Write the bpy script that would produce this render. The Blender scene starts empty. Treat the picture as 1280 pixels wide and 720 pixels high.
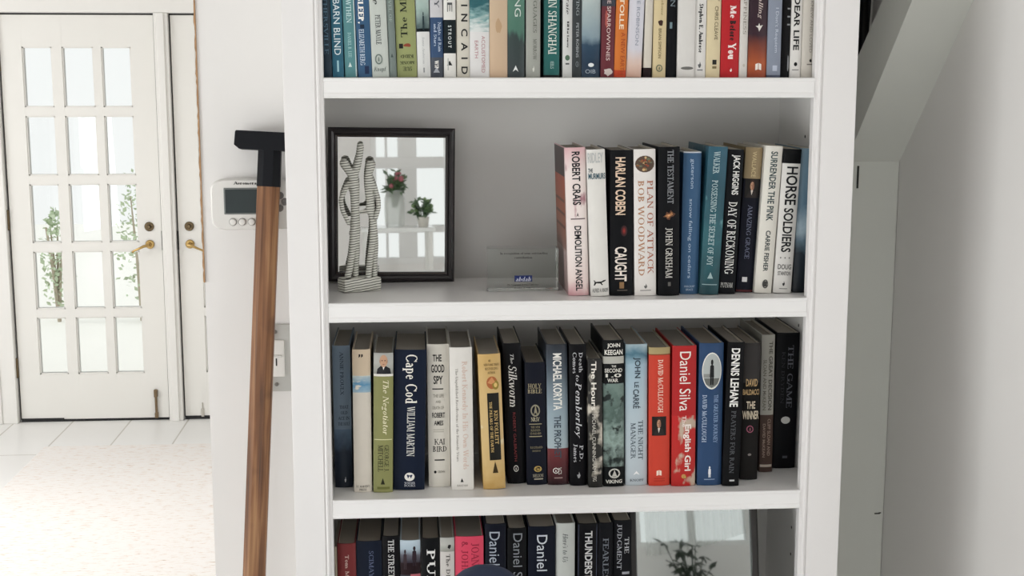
import bpy, bmesh, math, random
from mathutils import Vector, Matrix, Euler, noise
random.seed(11)
S = bpy.context.scene
COL = S.collection
PI = math.pi

# ------------------------------------------------------------------ camera, world, light, exposure
cd = bpy.data.cameras.new('camera'); cam = bpy.data.objects.new('camera', cd); COL.objects.link(cam)
cd.sensor_width = 36.0; cd.lens = 36.0 * 1655.0 / 1280.0; cd.clip_start = 0.05
cam.location = (0, 0, 1.70)
cam.rotation_euler = (math.radians(90 - 9.0295), 0, math.radians(-4.130))
S.camera = cam
S.view_settings.view_transform = 'Standard'; S.view_settings.look = 'None'
S.view_settings.exposure = 0.0; S.view_settings.gamma = 1.0; S.view_settings.use_curve_mapping = False
S.cycles.max_bounces = 10; S.cycles.diffuse_bounces = 6; S.cycles.glossy_bounces = 5
S.cycles.transmission_bounces = 8; S.cycles.transparent_max_bounces = 16
S.cycles.caustics_reflective = False; S.cycles.caustics_refractive = False
S.cycles.use_denoising = True
W = bpy.data.worlds.new('overcast'); S.world = W; W.use_nodes = True
W.node_tree.nodes['Background'].inputs[0].default_value = (1.0, 1.0, 0.995, 1)
W.node_tree.nodes['Background'].inputs[1].default_value = 1.0

def area(name, loc, target, sx, sy, power, color=(1, 1, 1)):
    l = bpy.data.lights.new(name, 'AREA'); l.shape = 'RECTANGLE'; l.size = sx; l.size_y = sy; l.energy = power; l.color = color
    o = bpy.data.objects.new(name, l); COL.objects.link(o); o.location = loc
    o.rotation_euler = (Vector(target) - Vector(loc)).to_track_quat('-Z', 'Y').to_euler()
    return o
LP1, LP2, LP3, LP4, SUNP = 80, 38, 40, 56, 1.1
area('daylight_left_window', (-3.5, 0.3, 0.75), (0.4, 1.6, 0.9), 2.4, 1.15, LP1, (1.0, 0.99, 1.0))
area('daylight_back_window', (-1.35, -3.95, 0.95), (0.2, 2.1, 1.25), 3.0, 1.7, LP2, (1.0, 0.99, 1.0))
area('daylight_right_window', (3.35, -1.1, 1.35), (0.3, 2.1, 1.3), 2.9, 1.7, LP4, (1.0, 0.985, 0.985))
area('added_foyer_fill', (-3.38, 4.5, 1.75), (-1.2, 4.7, 0.0), 1.9, 1.6, LP3, (1.0, 1.0, 1.0))  # area lamp at an unseen opening, added to brighten foyer floor and rug
sl = bpy.data.lights.new('sun', 'SUN'); sl.energy = SUNP; sl.angle = 0.38; sl.color = (1.0, 0.98, 0.94)
so = bpy.data.objects.new('sun', sl); COL.objects.link(so); so.location = (-8, 4, 7); so.rotation_euler = Vector((.79, -.02, -.62)).to_track_quat('-Z', 'Y').to_euler()

# ------------------------------------------------------------------ helpers
def lin(c):
    c = c / 255.0
    return c / 12.92 if c <= 0.04045 else ((c + 0.055) / 1.055) ** 2.4
def hexl(h):
    return (lin(int(h[0:2], 16)), lin(int(h[2:4], 16)), lin(int(h[4:6], 16)), 1)
MATS = {}
def newmat(name):
    m = bpy.data.materials.new(name); m.use_nodes = True
    nt = m.node_tree; b = nt.nodes['Principled BSDF']
    return m, nt, b
def nd(nt, t, **kw):
    n = nt.nodes.new(t)
    for k, v in kw.items(): setattr(n, k, v)
    return n
def mute(h, k=.22, g=1.0):
    c = [int(h[i:i + 2], 16) for i in (0, 2, 4)]; y = .3 * c[0] + .59 * c[1] + .11 * c[2]
    return ''.join('%02x' % max(0, min(255, round(g * (v + (y - v) * k)))) for v in c)
def mat(hexc, rough=0.5, var=0.06, scale=40, metal=0.0, bump=0.0, spec=0.5, coat=0.0):
    key = (hexc, rough, var, scale, metal, bump, spec, coat)
    if key in MATS: return MATS[key]
    m, nt, b = newmat('paint_' + hexc)
    c = hexl(hexc)
    tc = nd(nt, 'ShaderNodeTexCoord'); no = nd(nt, 'ShaderNodeTexNoise'); no.inputs['Scale'].default_value = scale; no.inputs['Detail'].default_value = 3
    nt.links.new(tc.outputs['Object'], no.inputs['Vector'])
    mx = nd(nt, 'ShaderNodeMix', data_type='RGBA')
    mx.inputs[6].default_value = tuple(v * (1 - var) for v in c[:3]) + (1,); mx.inputs[7].default_value = tuple(min(1, v * (1 + var)) for v in c[:3]) + (1,)
    nt.links.new(no.outputs['Fac'], mx.inputs[0]); nt.links.new(mx.outputs[2], b.inputs['Base Color'])
    b.inputs['Roughness'].default_value = rough; b.inputs['Metallic'].default_value = metal; b.inputs['Specular IOR Level'].default_value = spec
    b.inputs['Coat Weight'].default_value = coat
    if bump:
        bp = nd(nt, 'ShaderNodeBump'); bp.inputs['Strength'].default_value = bump; bp.inputs['Distance'].default_value = 0.002
        nt.links.new(no.outputs['Fac'], bp.inputs['Height']); nt.links.new(bp.outputs['Normal'], b.inputs['Normal'])
    MATS[key] = m
    return m

def picmat(name, stops, z0, z1, nscale=60, namt=0.15, stretch=(1, 1, 1), rough=0.4, ncol=None, detail=5, thr=None):
    """printed picture: a colour ramp over the height of the band, broken up by noise (all of it is print on the jacket)"""
    m, nt, b = newmat(name)
    tc = nd(nt, 'ShaderNodeTexCoord'); sep = nd(nt, 'ShaderNodeSeparateXYZ'); nt.links.new(tc.outputs['Object'], sep.inputs[0])
    mr = nd(nt, 'ShaderNodeMapRange'); mr.inputs['From Min'].default_value = z0; mr.inputs['From Max'].default_value = z1
    nt.links.new(sep.outputs['Z'], mr.inputs['Value'])
    mp = nd(nt, 'ShaderNodeMapping'); mp.inputs['Scale'].default_value = stretch; nt.links.new(tc.outputs['Object'], mp.inputs['Vector'])
    no = nd(nt, 'ShaderNodeTexNoise'); no.inputs['Scale'].default_value = nscale; no.inputs['Detail'].default_value = detail
    nt.links.new(mp.outputs[0], no.inputs['Vector'])
    ma = nd(nt, 'ShaderNodeMath', operation='MULTIPLY_ADD'); ma.inputs[1].default_value = namt * 2; 
    nt.links.new(no.outputs['Fac'], ma.inputs[0]); nt.links.new(mr.outputs[0], ma.inputs[2])
    sb = nd(nt, 'ShaderNodeMath', operation='SUBTRACT'); sb.inputs[1].default_value = namt; nt.links.new(ma.outputs[0], sb.inputs[0])
    r = nd(nt, 'ShaderNodeValToRGB'); cr = r.color_ramp
    cr.elements[0].position, cr.elements[0].color = stops[0][0], hexl(stops[0][1])
    cr.elements[1].position, cr.elements[1].color = stops[-1][0], hexl(stops[-1][1])
    for p, h in stops[1:-1]:
        e = cr.elements.new(p); e.color = hexl(h)
    nt.links.new(sb.outputs[0], r.inputs[0])
    out = r.outputs[0]
    if ncol:
        n2 = nd(nt, 'ShaderNodeTexNoise'); n2.inputs['Scale'].default_value = nscale * 0.8; n2.inputs['Detail'].default_value = 4
        nt.links.new(mp.outputs[0], n2.inputs['Vector'])
        r2 = nd(nt, 'ShaderNodeValToRGB'); t = thr or 0.5
        r2.color_ramp.elements[0].position = t; r2.color_ramp.elements[1].position = t + 0.08
        nt.links.new(n2.outputs['Fac'], r2.inputs[0])
        mx = nd(nt, 'ShaderNodeMix', data_type='RGBA'); nt.links.new(r2.outputs[0], mx.inputs[0]); nt.links.new(out, mx.inputs[6]); mx.inputs[7].default_value = hexl(ncol)
        out = mx.outputs[2]
    nt.links.new(out, b.inputs['Base Color']); b.inputs['Roughness'].default_value = rough; b.inputs['Specular IOR Level'].default_value = .25
    return m
PICS = {  # stops run from the foot of the band to its head
 'M_harbour': ([(0, '46585a'), (.25, '9fb3ad'), (.6, 'b9c8c2'), (1, 'a8bab4')], 50, .15, (1, 1, 1), None, None),
 'M_ocean': ([(0, 'd3d8d6'), (.18, '7fa3a3'), (.3, '2c5f66'), (.7, '1d474f'), (1, '6f9a9a')], 60, .25, (1, 1, 3), 'b9cfcc', .64),
 'M_parchment': ([(0, 'c6ab90'), (.6, 'c4ae94'), (1, 'bab093')], 30, .1, (1, 1, 1), None, None),
 'M_forest': ([(0, '3a4143'), (.28, '33403f'), (.34, '4a7062'), (1, '5d8a76')], 60, .12, (3, 3, .4), None, None),
 'M_stormsky': ([(0, '2c3f52'), (.10, '1f3348'), (.24, '2b4459'), (.31, '8296a0'), (.6, 'b4bfbd')], 40, .07, (1, 1, 1), None, None),
 'M_peach': ([(0, 'd0aa98'), (.10, 'd6bdb0'), (.22, 'cfced6'), (1, 'd2d3dc')], 60, .04, (1, 1, 1), None, None),
 'M_ember': ([(0, '93432a'), (.10, 'a8542e'), (.19, '87422b'), (.32, '35202a'), (1, '241a22')], 30, .05, (1, 1, 1), None, None),
 'M_pinkstain': ([(0, 'd2a3a8'), (.1, 'e2d0cb'), (.3, 'e8deda'), (.84, 'e6d9d5'), (1, 'd2a8ac')], 34, .1, (1.6, 1, .6), 'a87a82', .60),
 'M_marble': ([(0, '1f4148'), (.4, '2d5f68'), (.7, '274e5c'), (1, '2f5a6c')], 45, .3, (1, 1, .6), '5d8b90', .62),
 'M_stormlight': ([(0, '1a1f26'), (.28, '232d36'), (.36, '5c7280'), (.45, '9fb2be'), (.6, '5b7688'), (1, '6d8696')], 35, .1, (1, 1, 1), None, None),
 'M_nightwater': ([(0, '1a212c'), (.6, '242e3c'), (1, '5c7086')], 50, .2, (1, 1, 1), None, None),
 'M_bluesplash': ([(0, '9db6c4'), (.5, '5b90b4'), (1, 'c3ccc8')], 70, .35, (1, 1, 2), 'dcd6c8', .56),
 'M_portraitgrey': ([(0, '8f9088'), (.5, 'b3b4ae'), (1, 'a7a8a4')], 30, .1, (1, 1, 1), None, None),
 'M_gilt': ([(0, 'bd9a5c'), (.15, 'c9ab74'), (.5, 'ccb07c'), (1, 'c6a468')], 40, .2, (1, 1, 1), 'd8c8a0', .6),
 'M_steelfade': ([(0, 'a7b6bc'), (.35, '8fa0aa'), (.75, '4b5661'), (1, '23272f')], 30, .04, (1, 1, 1), None, None),
 'M_redhill': ([(0, '2c1a1e'), (.5, '54262a'), (1, '6d3234')], 40, .12, (1, 1, 1), None, None),
 'M_cloudy': ([(0, '1f1e1c'), (.5, '2a2926'), (1, '1f1e1d')], 32, .2, (1, 1, 1), 'c4bdb0', .52),
 'M_warphoto': ([(0, '2c3633'), (.3, '8fa39c'), (.6, '4f625c'), (1, '6f837c')], 70, .45, (1, 1, 1), '1f2826', .55),
 'M_mist': ([(0, 'bcc6cc'), (.5, 'b3c2ca'), (.85, '9db6c4'), (.93, '4c7486'), (1, 'a8bcc4')], 25, .08, (1, 1, 1), None, None),
 'M_redfigures': ([(0, 'b02624'), (.5, 'b42a26'), (1, 'b92324')], 50, .1, (1, 1, .6), 'bca896', .53),
 'M_crowdphoto': ([(0, '2a2430'), (.35, '5c5c66'), (.6, 'a5b6c2'), (1, 'b9c8d2')], 60, .12, (1, 1, 1), None, None),
}
def jacket_mat(code, z0, z1):
    if code.startswith('M_'):
        st, ns, na, sx, nc, th = PICS[code]
        return picmat('print_' + code[2:], st, z0, z1, ns, na, sx, 0.38, nc, 5, th)
    dark = sum(int(code[i:i + 2], 16) for i in (0, 2, 4)) < 150
    r, g, b_ = (int(code[i:i + 2], 16) for i in (0, 2, 4))
    k = .08 if r > 1.5 * g and r > 90 else .3
    return mat(mute(code, k, .72 if dark else .97), 0.45, 0.05, 60, 0, 0, .10 if dark else .2)

def link(o, parent=None):
    COL.objects.link(o)
    if parent: o.parent = parent
    return o
def mesh_obj(name, bm, mats, parent=None, smooth=False):
    me = bpy.data.meshes.new(name)
    bm.normal_update(); bm.to_mesh(me); bm.free()
    for m in (mats if isinstance(mats, (list, tuple)) else [mats]): me.materials.append(m)
    if smooth:
        for p in me.polygons: p.use_smooth = True
        try: me.set_sharp_from_angle(angle=math.radians(35))
        except Exception: pass
    return link(bpy.data.objects.new(name, me), parent)
def empty(name, loc=(0, 0, 0), rot=(0, 0, 0), parent=None):
    o = bpy.data.objects.new(name, None); o.empty_display_size = 0.05; o.location = loc; o.rotation_euler = rot
    return link(o, parent)
def tag(o, label, cat, group=None, kind=None):
    o['label'] = label; o['category'] = cat
    if group: o['group'] = group
    if kind: o['kind'] = kind
    return o
def struct(o, label=None):
    o['kind'] = 'structure'
    if label: o['label'] = label
    return o
def box(bm, x0, x1, y0, y1, z0, z1, bev=0.0, seg=2, mi=0, M=None):
    r = bmesh.ops.create_cube(bm, size=1.0)
    vs = r['verts']
    for v in vs: v.co = Vector((x0 + (v.co.x + .5) * (x1 - x0), y0 + (v.co.y + .5) * (y1 - y0), z0 + (v.co.z + .5) * (z1 - z0)))
    fs = set(f for v in vs for f in v.link_faces)
    for f in fs: f.material_index = mi
    if bev > 0:
        es = list(set(e for v in vs for e in v.link_edges))
        rb = bmesh.ops.bevel(bm, geom=es, offset=bev, segments=seg, profile=0.5, affect='EDGES')
        vs = list(set(v for f in rb['faces'] for v in f.verts) | set(v for v in vs if v.is_valid))
        for f in rb['faces']: f.material_index = mi
    if M is not None:
        for v in vs: v.co = M @ v.co
    return vs
def lathe(bm, prof, n=20, M=None, mi=0):
    rings = []
    for r, z in prof:
        ring = [bm.verts.new((r * math.cos(2 * PI * i / n), r * math.sin(2 * PI * i / n), z)) for i in range(n)]
        rings.append(ring)
    for a, b in zip(rings, rings[1:]):
        for i in range(n):
            f = bm.faces.new((a[i], a[(i + 1) % n], b[(i + 1) % n], b[i])); f.material_index = mi
    f = bm.faces.new(list(reversed(rings[0]))); f.material_index = mi
    f = bm.faces.new(rings[-1]); f.material_index = mi
    vs = [v for r in rings for v in r]
    if M is not None:
        for v in vs: v.co = M @ v.co
    return vs
def tube(bm, pts, rads, n=8, mi=0):
    pts = [Vector(p) for p in pts]
    if not isinstance(rads, (list, tuple)): rads = [rads] * len(pts)
    rings = []
    for i, p in enumerate(pts):
        d = (pts[min(i + 1, len(pts) - 1)] - pts[max(i - 1, 0)]).normalized()
        u = d.cross(Vector((0, 0, 1)) if abs(d.z) < .9 else Vector((1, 0, 0))).normalized(); v = d.cross(u)
        rings.append([bm.verts.new(p + (u * math.cos(2 * PI * k / n) + v * math.sin(2 * PI * k / n)) * rads[i]) for k in range(n)])
    for a, b in zip(rings, rings[1:]):
        for k in range(n):
            f = bm.faces.new((a[k], a[(k + 1) % n], b[(k + 1) % n], b[k])); f.material_index = mi
    bm.faces.new(list(reversed(rings[0]))).material_index = mi; bm.faces.new(rings[-1]).material_index = mi
def one_box(name, dims, m, parent=None, bev=0.0, smooth=False):
    bm = bmesh.new(); box(bm, *dims, bev=bev); return mesh_obj(name, bm, m, parent, smooth)
def pipe_obj(name, pts, r, m, parent=None, n=8):
    bm = bmesh.new(); tube(bm, pts, r, n); return mesh_obj(name, bm, m, parent, True)
ROTY = Matrix.Rotation(PI / 2, 4, 'X')      # lathe axis z -> -y (towards the viewer)

# ------------------------------------------------------------------ lettering: a small serif alphabet built from strokes, and the built-in sans
def arc(cx, cy, rx, ry, a0, a1): return ('a', cx, cy, rx, ry, a0, a1)
def ln(x0, y0, x1, y1, k='t'): return ('l', x0, y0, x1, y1, k)
def sf(x, y, h=.16): return ('s', x, y, h)
X = .64
GL = {
 'A': (.78, [ln(.06, 0, .39, 1), ln(.39, 1, .72, 0, 'T'), ('h', .2, .58, .34), sf(.07, 0, .11), sf(.7, 0, .13)]),
 'B': (.66, [ln(.16, 0, .16, 1, 'T'), arc(.16, .75, .36, .25, -90, 90), arc(.16, .26, .42, .26, -90, 90), sf(.1, 0, .1), sf(.1, 1, .1)]),
 'C': (.76, [arc(.42, .5, .36, .52, 45, 315), ('v', .7, .72, .96), ('v', .7, .08, .26)]),
 'D': (.8, [ln(.16, 0, .16, 1, 'T'), arc(.16, .5, .56, .5, -90, 90), sf(.1, 0, .1), sf(.1, 1, .1)]),
 'E': (.64, [ln(.16, 0, .16, 1, 'T'), ('h', .16, .58, .97), ('h', .16, .48, .52), ('h', .16, .6, .03), ('v', .57, .8, 1), ('v', .59, 0, .2), ('v', .47, .42, .62), sf(.12, 0, .12), sf(.12, 1, .12)]),
 'F': (.6, [ln(.16, 0, .16, 1, 'T'), ('h', .16, .58, .97), ('h', .16, .46, .5), ('v', .56, .8, 1), ('v', .45, .4, .6), sf(.16, 0), sf(.12, 1, .12)]),
 'G': (.82, [arc(.42, .5, .36, .52, 45, 320), ('v', .7, .72, .96), ln(.7, .06, .7, .42, 'T'), sf(.7, .42, .14)]),
 'H': (.84, [ln(.16, 0, .16, 1, 'T'), ln(.68, 0, .68, 1, 'T'), ('h', .16, .68, .5), sf(.16, 0), sf(.16, 1), sf(.68, 0), sf(.68, 1)]),
 'I': (.34, [ln(.17, 0, .17, 1, 'T'), sf(.17, 0), sf(.17, 1)]),
 'J': (.44, [ln(.26, .1, .26, 1, 'T'), arc(.12, .1, .16, .16, 200, 340), sf(.26, 1)]),
 'K': (.78, [ln(.16, 0, .16, 1, 'T'), ln(.2, .42, .64, 1), ln(.34, .58, .68, 0, 'T'), sf(.16, 0), sf(.16, 1), sf(.62, 1, .12), sf(.68, 0, .12)]),
 'L': (.62, [ln(.16, 0, .16, 1, 'T'), ('h', .16, .58, .03), ('v', .57, 0, .24), sf(.12, 0, .12), sf(.16, 1)]),
 'M': (.98, [ln(.14, 0, .16, 1), ln(.16, 1, .48, .05, 'T'), ln(.48, .05, .8, 1), ln(.82, 0, .82, 1, 'T'), sf(.14, 0, .12), sf(.14, 1, .1), sf(.82, 0), sf(.84, 1, .1)]),
 'N': (.84, [ln(.15, 0, .15, 1), ln(.15, 1, .68, .02, 'T'), ln(.7, 0, .7, 1), sf(.15, 0, .13), sf(.12, 1, .1), sf(.7, 1, .13)]),
 'O': (.86, [arc(.43, .5, .37, .52, 0, 360)]),
 'P': (.64, [ln(.16, 0, .16, 1, 'T'), arc(.16, .73, .4, .27, -90, 90), sf(.16, 0), sf(.1, 1, .1)]),
 'Q': (.86, [arc(.43, .5, .37, .52, 0, 360), ln(.45, .05, .8, -.22, 'T')]),
 'R': (.76, [ln(.16, 0, .16, 1, 'T'), arc(.16, .74, .4, .26, -90, 90), ln(.4, .5, .66, 0, 'T'), sf(.16, 0), sf(.1, 1, .1), sf(.68, 0, .1)]),
 'S': (.58, [arc(.29, .75, .21, .26, 40, 250), arc(.29, .25, .23, .27, -140, 70), ln(.2, .56, .4, .44, 'T'), ('v', .48, .74, .96), ('v', .09, .04, .26)]),
 'T': (.7, [ln(.35, 0, .35, 1, 'T'), ('h', .04, .66, .97), ('v', .06, .76, 1), ('v', .64, .76, 1), sf(.35, 0)]),
 'U': (.82, [ln(.16, .3, .16, 1, 'T'), ln(.68, .3, .68, 1), arc(.42, .3, .26, .31, 180, 360), sf(.16, 1), sf(.68, 1, .13)]),
 'V': (.76, [ln(.08, 1, .38, 0, 'T'), ln(.38, 0, .7, 1), sf(.1, 1, .14), sf(.68, 1, .11)]),
 'W': (1.06, [ln(.08, 1, .32, 0, 'T'), ln(.32, 0, .54, 1), ln(.52, 1, .76, 0, 'T'), ln(.76, 0, .98, 1), sf(.1, 1, .13), sf(.54, 1, .1), sf(.97, 1, .1)]),
 'X': (.76, [ln(.1, 1, .66, 0, 'T'), ln(.1, 0, .64, 1), sf(.12, 1, .12), sf(.64, 1, .1), sf(.1, 0, .1), sf(.66, 0, .12)]),
 'Y': (.74, [ln(.08, 1, .37, .45, 'T'), ln(.37, .45, .66, 1), ln(.37, 0, .37, .46, 'T'), sf(.1, 1, .13), sf(.65, 1, .1), sf(.37, 0)]),
 'Z': (.66, [('h', .08, .58, .97), ('h', .08, .6, .03), ln(.08, .02, .56, .98, 'T'), ('v', .09, .78, 1), ('v', .59, 0, .22)]),
 'a': (.52, [arc(.22, .18, .16, .19, 60, 300), ln(.38, 0, .38, .48, 'T'), arc(.24, .46, .15, .17, 0, 160), sf(.42, .02, .06)]),
 'b': (.56, [ln(.14, 0, .14, 1.02, 'T'), arc(.28, X / 2, .22, X / 2, -120, 120), sf(.08, 1, .08)]),
 'c': (.48, [arc(.26, X / 2, .2, X / 2, 50, 310)]),
 'd': (.58, [ln(.42, 0, .42, 1.02, 'T'), arc(.26, X / 2, .21, X / 2, 60, 300), sf(.36, 1, .08), sf(.48, .02, .07)]),
 'e': (.5, [arc(.26, X / 2, .21, X / 2, 0, 310), ('h', .08, .44, .36)]),
 'f': (.36, [ln(.15, 0, .15, .82, 'T'), arc(.27, .82, .12, .19, 60, 180), ('h', .02, .32, .62), sf(.15, 0, .13)]),
 'g': (.52, [arc(.24, .42, .17, .21, 0, 360), arc(.25, -.1, .21, .14, 0, 360), ('h', .3, .5, .6)]),
 'h': (.58, [ln(.13, 0, .13, 1.02, 'T'), arc(.28, .4, .15, .25, 0, 150), ln(.43, 0, .43, .42, 'T'), sf(.13, 0, .12), sf(.43, 0, .12), sf(.08, 1, .07)]),
 'i': (.28, [ln(.14, 0, .14, .62, 'T'), ('d', .14, .88), sf(.14, 0, .12), sf(.1, .62, .08)]),
 'j': (.28, [ln(.16, -.1, .16, .62, 'T'), ('d', .16, .88), arc(.06, -.1, .1, .14, 200, 350), sf(.12, .62, .08)]),
 'k': (.56, [ln(.13, 0, .13, 1.02, 'T'), ln(.16, .26, .44, .62), ln(.24, .36, .48, 0, 'T'), sf(.13, 0, .12), sf(.44, .62, .1), sf(.48, 0, .09), sf(.08, 1, .07)]),
 'l': (.28, [ln(.14, 0, .14, 1.02, 'T'), sf(.14, 0, .12), sf(.09, 1, .07)]),
 'm': (.88, [ln(.13, 0, .13, .64, 'T'), arc(.27, .4, .15, .24, 0, 150), ln(.42, 0, .42, .42, 'T'), arc(.57, .4, .15, .24, 0, 150), ln(.72, 0, .72, .42, 'T'), sf(.13, 0, .11), sf(.42, 0, .11), sf(.72, 0, .11), sf(.08, .62, .07)]),
 'n': (.58, [ln(.13, 0, .13, .64, 'T'), arc(.28, .4, .15, .24, 0, 150), ln(.43, 0, .43, .42, 'T'), sf(.13, 0, .12), sf(.43, 0, .12), sf(.08, .62, .07)]),
 'o': (.54, [arc(.27, X / 2, .22, X / 2, 0, 360)]),
 'p': (.58, [ln(.14, -.28, .14, .64, 'T'), arc(.29, X / 2, .22, X / 2, -120, 120), sf(.14, -.28, .12), sf(.08, .62, .07)]),
 'q': (.58, [ln(.43, -.28, .43, .64, 'T'), arc(.27, X / 2, .21, X / 2, 60, 300), sf(.43, -.28, .12)]),
 'r': (.42, [ln(.13, 0, .13, .64, 'T'), arc(.27, .44, .14, .2, 30, 160), sf(.13, 0, .12), sf(.08, .62, .07)]),
 's': (.42, [arc(.21, .48, .14, .17, 30, 250), arc(.21, .17, .15, .18, -150, 70), ln(.13, .37, .3, .27, 'T')]),
 't': (.36, [ln(.16, .14, .16, .85, 'T'), arc(.27, .14, .11, .15, 180, 320), ('h', .02, .32, .62)]),
 'u': (.58, [ln(.13, .2, .13, .62, 'T'), arc(.27, .2, .15, .21, 180, 330), ln(.43, 0, .43, .62, 'T'), sf(.08, .62, .08), sf(.38, .62, .08), sf(.48, .02, .06)]),
 'v': (.52, [ln(.06, .62, .26, 0, 'T'), ln(.26, 0, .46, .62), sf(.08, .62, .1), sf(.45, .62, .09)]),
 'w': (.78, [ln(.06, .62, .23, 0, 'T'), ln(.23, 0, .39, .6), ln(.38, .6, .55, 0, 'T'), ln(.55, 0, .71, .62), sf(.08, .62, .1), sf(.7, .62, .09)]),
 'x': (.54, [ln(.08, .62, .46, 0, 'T'), ln(.08, 0, .44, .62), sf(.1, .62, .09), sf(.44, .62, .08), sf(.08, 0, .08), sf(.46, 0, .09)]),
 'y': (.52, [ln(.06, .62, .28, .02, 'T'), ln(.12, -.28, .46, .62), sf(.08, .62, .1), sf(.45, .62, .09)]),
 'z': (.5, [('h', .06, .44, .6), ('h', .06, .46, .03), ln(.06, .02, .42, .6, 'T')]),
 '&': (.8, [arc(.3, .77, .16, .22, 0, 360), arc(.3, .28, .25, .29, 90, 330), ln(.18, .68, .7, 0, 'T')]),
 '.': (.24, [('d', .1, .07)]), ',': (.24, [('d', .1, .07), ln(.14, .05, .06, -.15)]), '’': (.2, [('d', .1, .93), ln(.14, .9, .06, .74)]),
 '#': (.6, [ln(.2, 0, .26, 1), ln(.4, 0, .46, 1), ('h', .05, .55, .35), ('h', .05, .55, .65)]),
 '1': (.4, [ln(.2, 0, .2, 1, 'T'), ln(.08, .85, .2, 1), sf(.2, 0)]), '2': (.54, [arc(.27, .72, .2, .27, -20, 170), ln(.46, .62, .08, .05), ('h', .08, .5, .03)]),
 '9': (.54, [arc(.27, .68, .2, .3, 0, 360), ln(.47, .6, .25, 0)]), '0': (.54, [arc(.27, .5, .21, .5, 0, 360)]),
 '5': (.5, [('h', .14, .44, .97), ln(.14, .6, .14, .97), arc(.22, .32, .22, .32, -140, 120)]), '-': (.4, [('h', .06, .34, .4)]),
}
def serif_polys(s, T=.16, t=.07):
    out = []; x = 0.0
    for ch in s:
        if ch == ' ': x += .34; continue
        g = GL.get(ch) or GL.get(ch.upper()) or GL['O']
        w, st = g
        P = lambda a, b: (x + a, b)
        for k in st:
            if k[0] == 'l':
                _, x0, y0, x1, y1, th = k; ww = (T if th == 'T' else t) / 2
                out.append([P(x0 - ww, y0), P(x0 + ww, y0), P(x1 + ww, y1), P(x1 - ww, y1)])
            elif k[0] == 's':
                _, a, b, h = k; s0 = -.02 if b < .3 else .03
                y0 = b if b < .3 and b != X else b - t
                out.append([P(a - h, y0), P(a + h, y0), P(a + h, y0 + t), P(a - h, y0 + t)])
            elif k[0] == 'h':
                _, a, b, y = k; out.append([P(a, y - t * .55), P(b, y - t * .55), P(b, y + t * .55), P(a, y + t * .55)])
            elif k[0] == 'v':
                _, a, y0, y1 = k; out.append([P(a - t * .5, y0), P(a + t * .5, y0), P(a + t * .5, y1), P(a - t * .5, y1)])
            elif k[0] == 'd':
                _, a, b = k; r = T * .55
                out.append([P(a + r * math.cos(q * PI / 3), b + r * math.sin(q * PI / 3)) for q in range(6)])
            else:
                _, cx, cy, rx, ry, a0, a1 = k
                n = max(4, int(abs(a1 - a0) / 30)); prev = None
                for i in range(n + 1):
                    an = math.radians(a0 + (a1 - a0) * i / n); c, sn = math.cos(an), math.sin(an)
                    th = t + (T - t) * c * c
                    po = P(cx + rx * c, cy + ry * sn); pi_ = P(cx + max(rx - th, .01) * c, cy + max(ry - th, .01) * sn)
                    if prev: out.append([prev[0], po, pi_, prev[1]])
                    prev = (po, pi_)
        x += w + .015
    return out
SANS = {}
def sans_polys(s, bold):
    key = (s, bold)
    if key in SANS: return SANS[key]
    cu = bpy.data.curves.new('lettering', 'FONT'); cu.body = s; cu.resolution_u = 3; cu.offset = .022 if bold else 0.0
    o = bpy.data.objects.new('lettering', cu); COL.objects.link(o)
    dg = bpy.context.evaluated_depsgraph_get(); dg.update()
    me = bpy.data.meshes.new_from_object(o.evaluated_get(dg))
    r = [[(me.vertices[i].co.x, me.vertices[i].co.y) for i in p.vertices] for p in me.polygons]
    bpy.data.objects.remove(o); bpy.data.curves.remove(cu); bpy.data.meshes.remove(me)
    SANS[key] = r
    return r
def text_polys(s, f):
    """unit-box polygons of a line of lettering"""
    if f in 'SBI': ps = serif_polys(s, {'B': .24, 'S': .145, 'I': .125}[f], {'B': .09, 'S': .068, 'I': .055}[f])
    else: ps = sans_polys(s, f in 'bC')
    if f == 'I': ps = [[(x + .22 * y, y) for x, y in p] for p in ps]
    xs = [x for p in ps for x, y in p]; ys = [y for p in ps for x, y in p]
    x0, x1, y0, y1 = min(xs), max(xs), min(ys), max(ys)
    if f in 'SBIsb' and not any(c in s for c in 'gjpqyQ,'): y0 = max(y0, 0) if y0 > -.03 else y0
    return [[((x - x0) / max(x1 - x0, 1e-6), (y - y0) / max(y1 - y0, 1e-6)) for x, y in p] for p in ps]
def ell(cx, cy, rx, ry, n=18, a0=0, a1=360): return [(cx + rx * math.cos(math.radians(a0 + (a1 - a0) * i / n)), cy + ry * math.sin(math.radians(a0 + (a1 - a0) * i / n))) for i in range(n + (0 if a1 - a0 == 360 else 1))]
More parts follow.
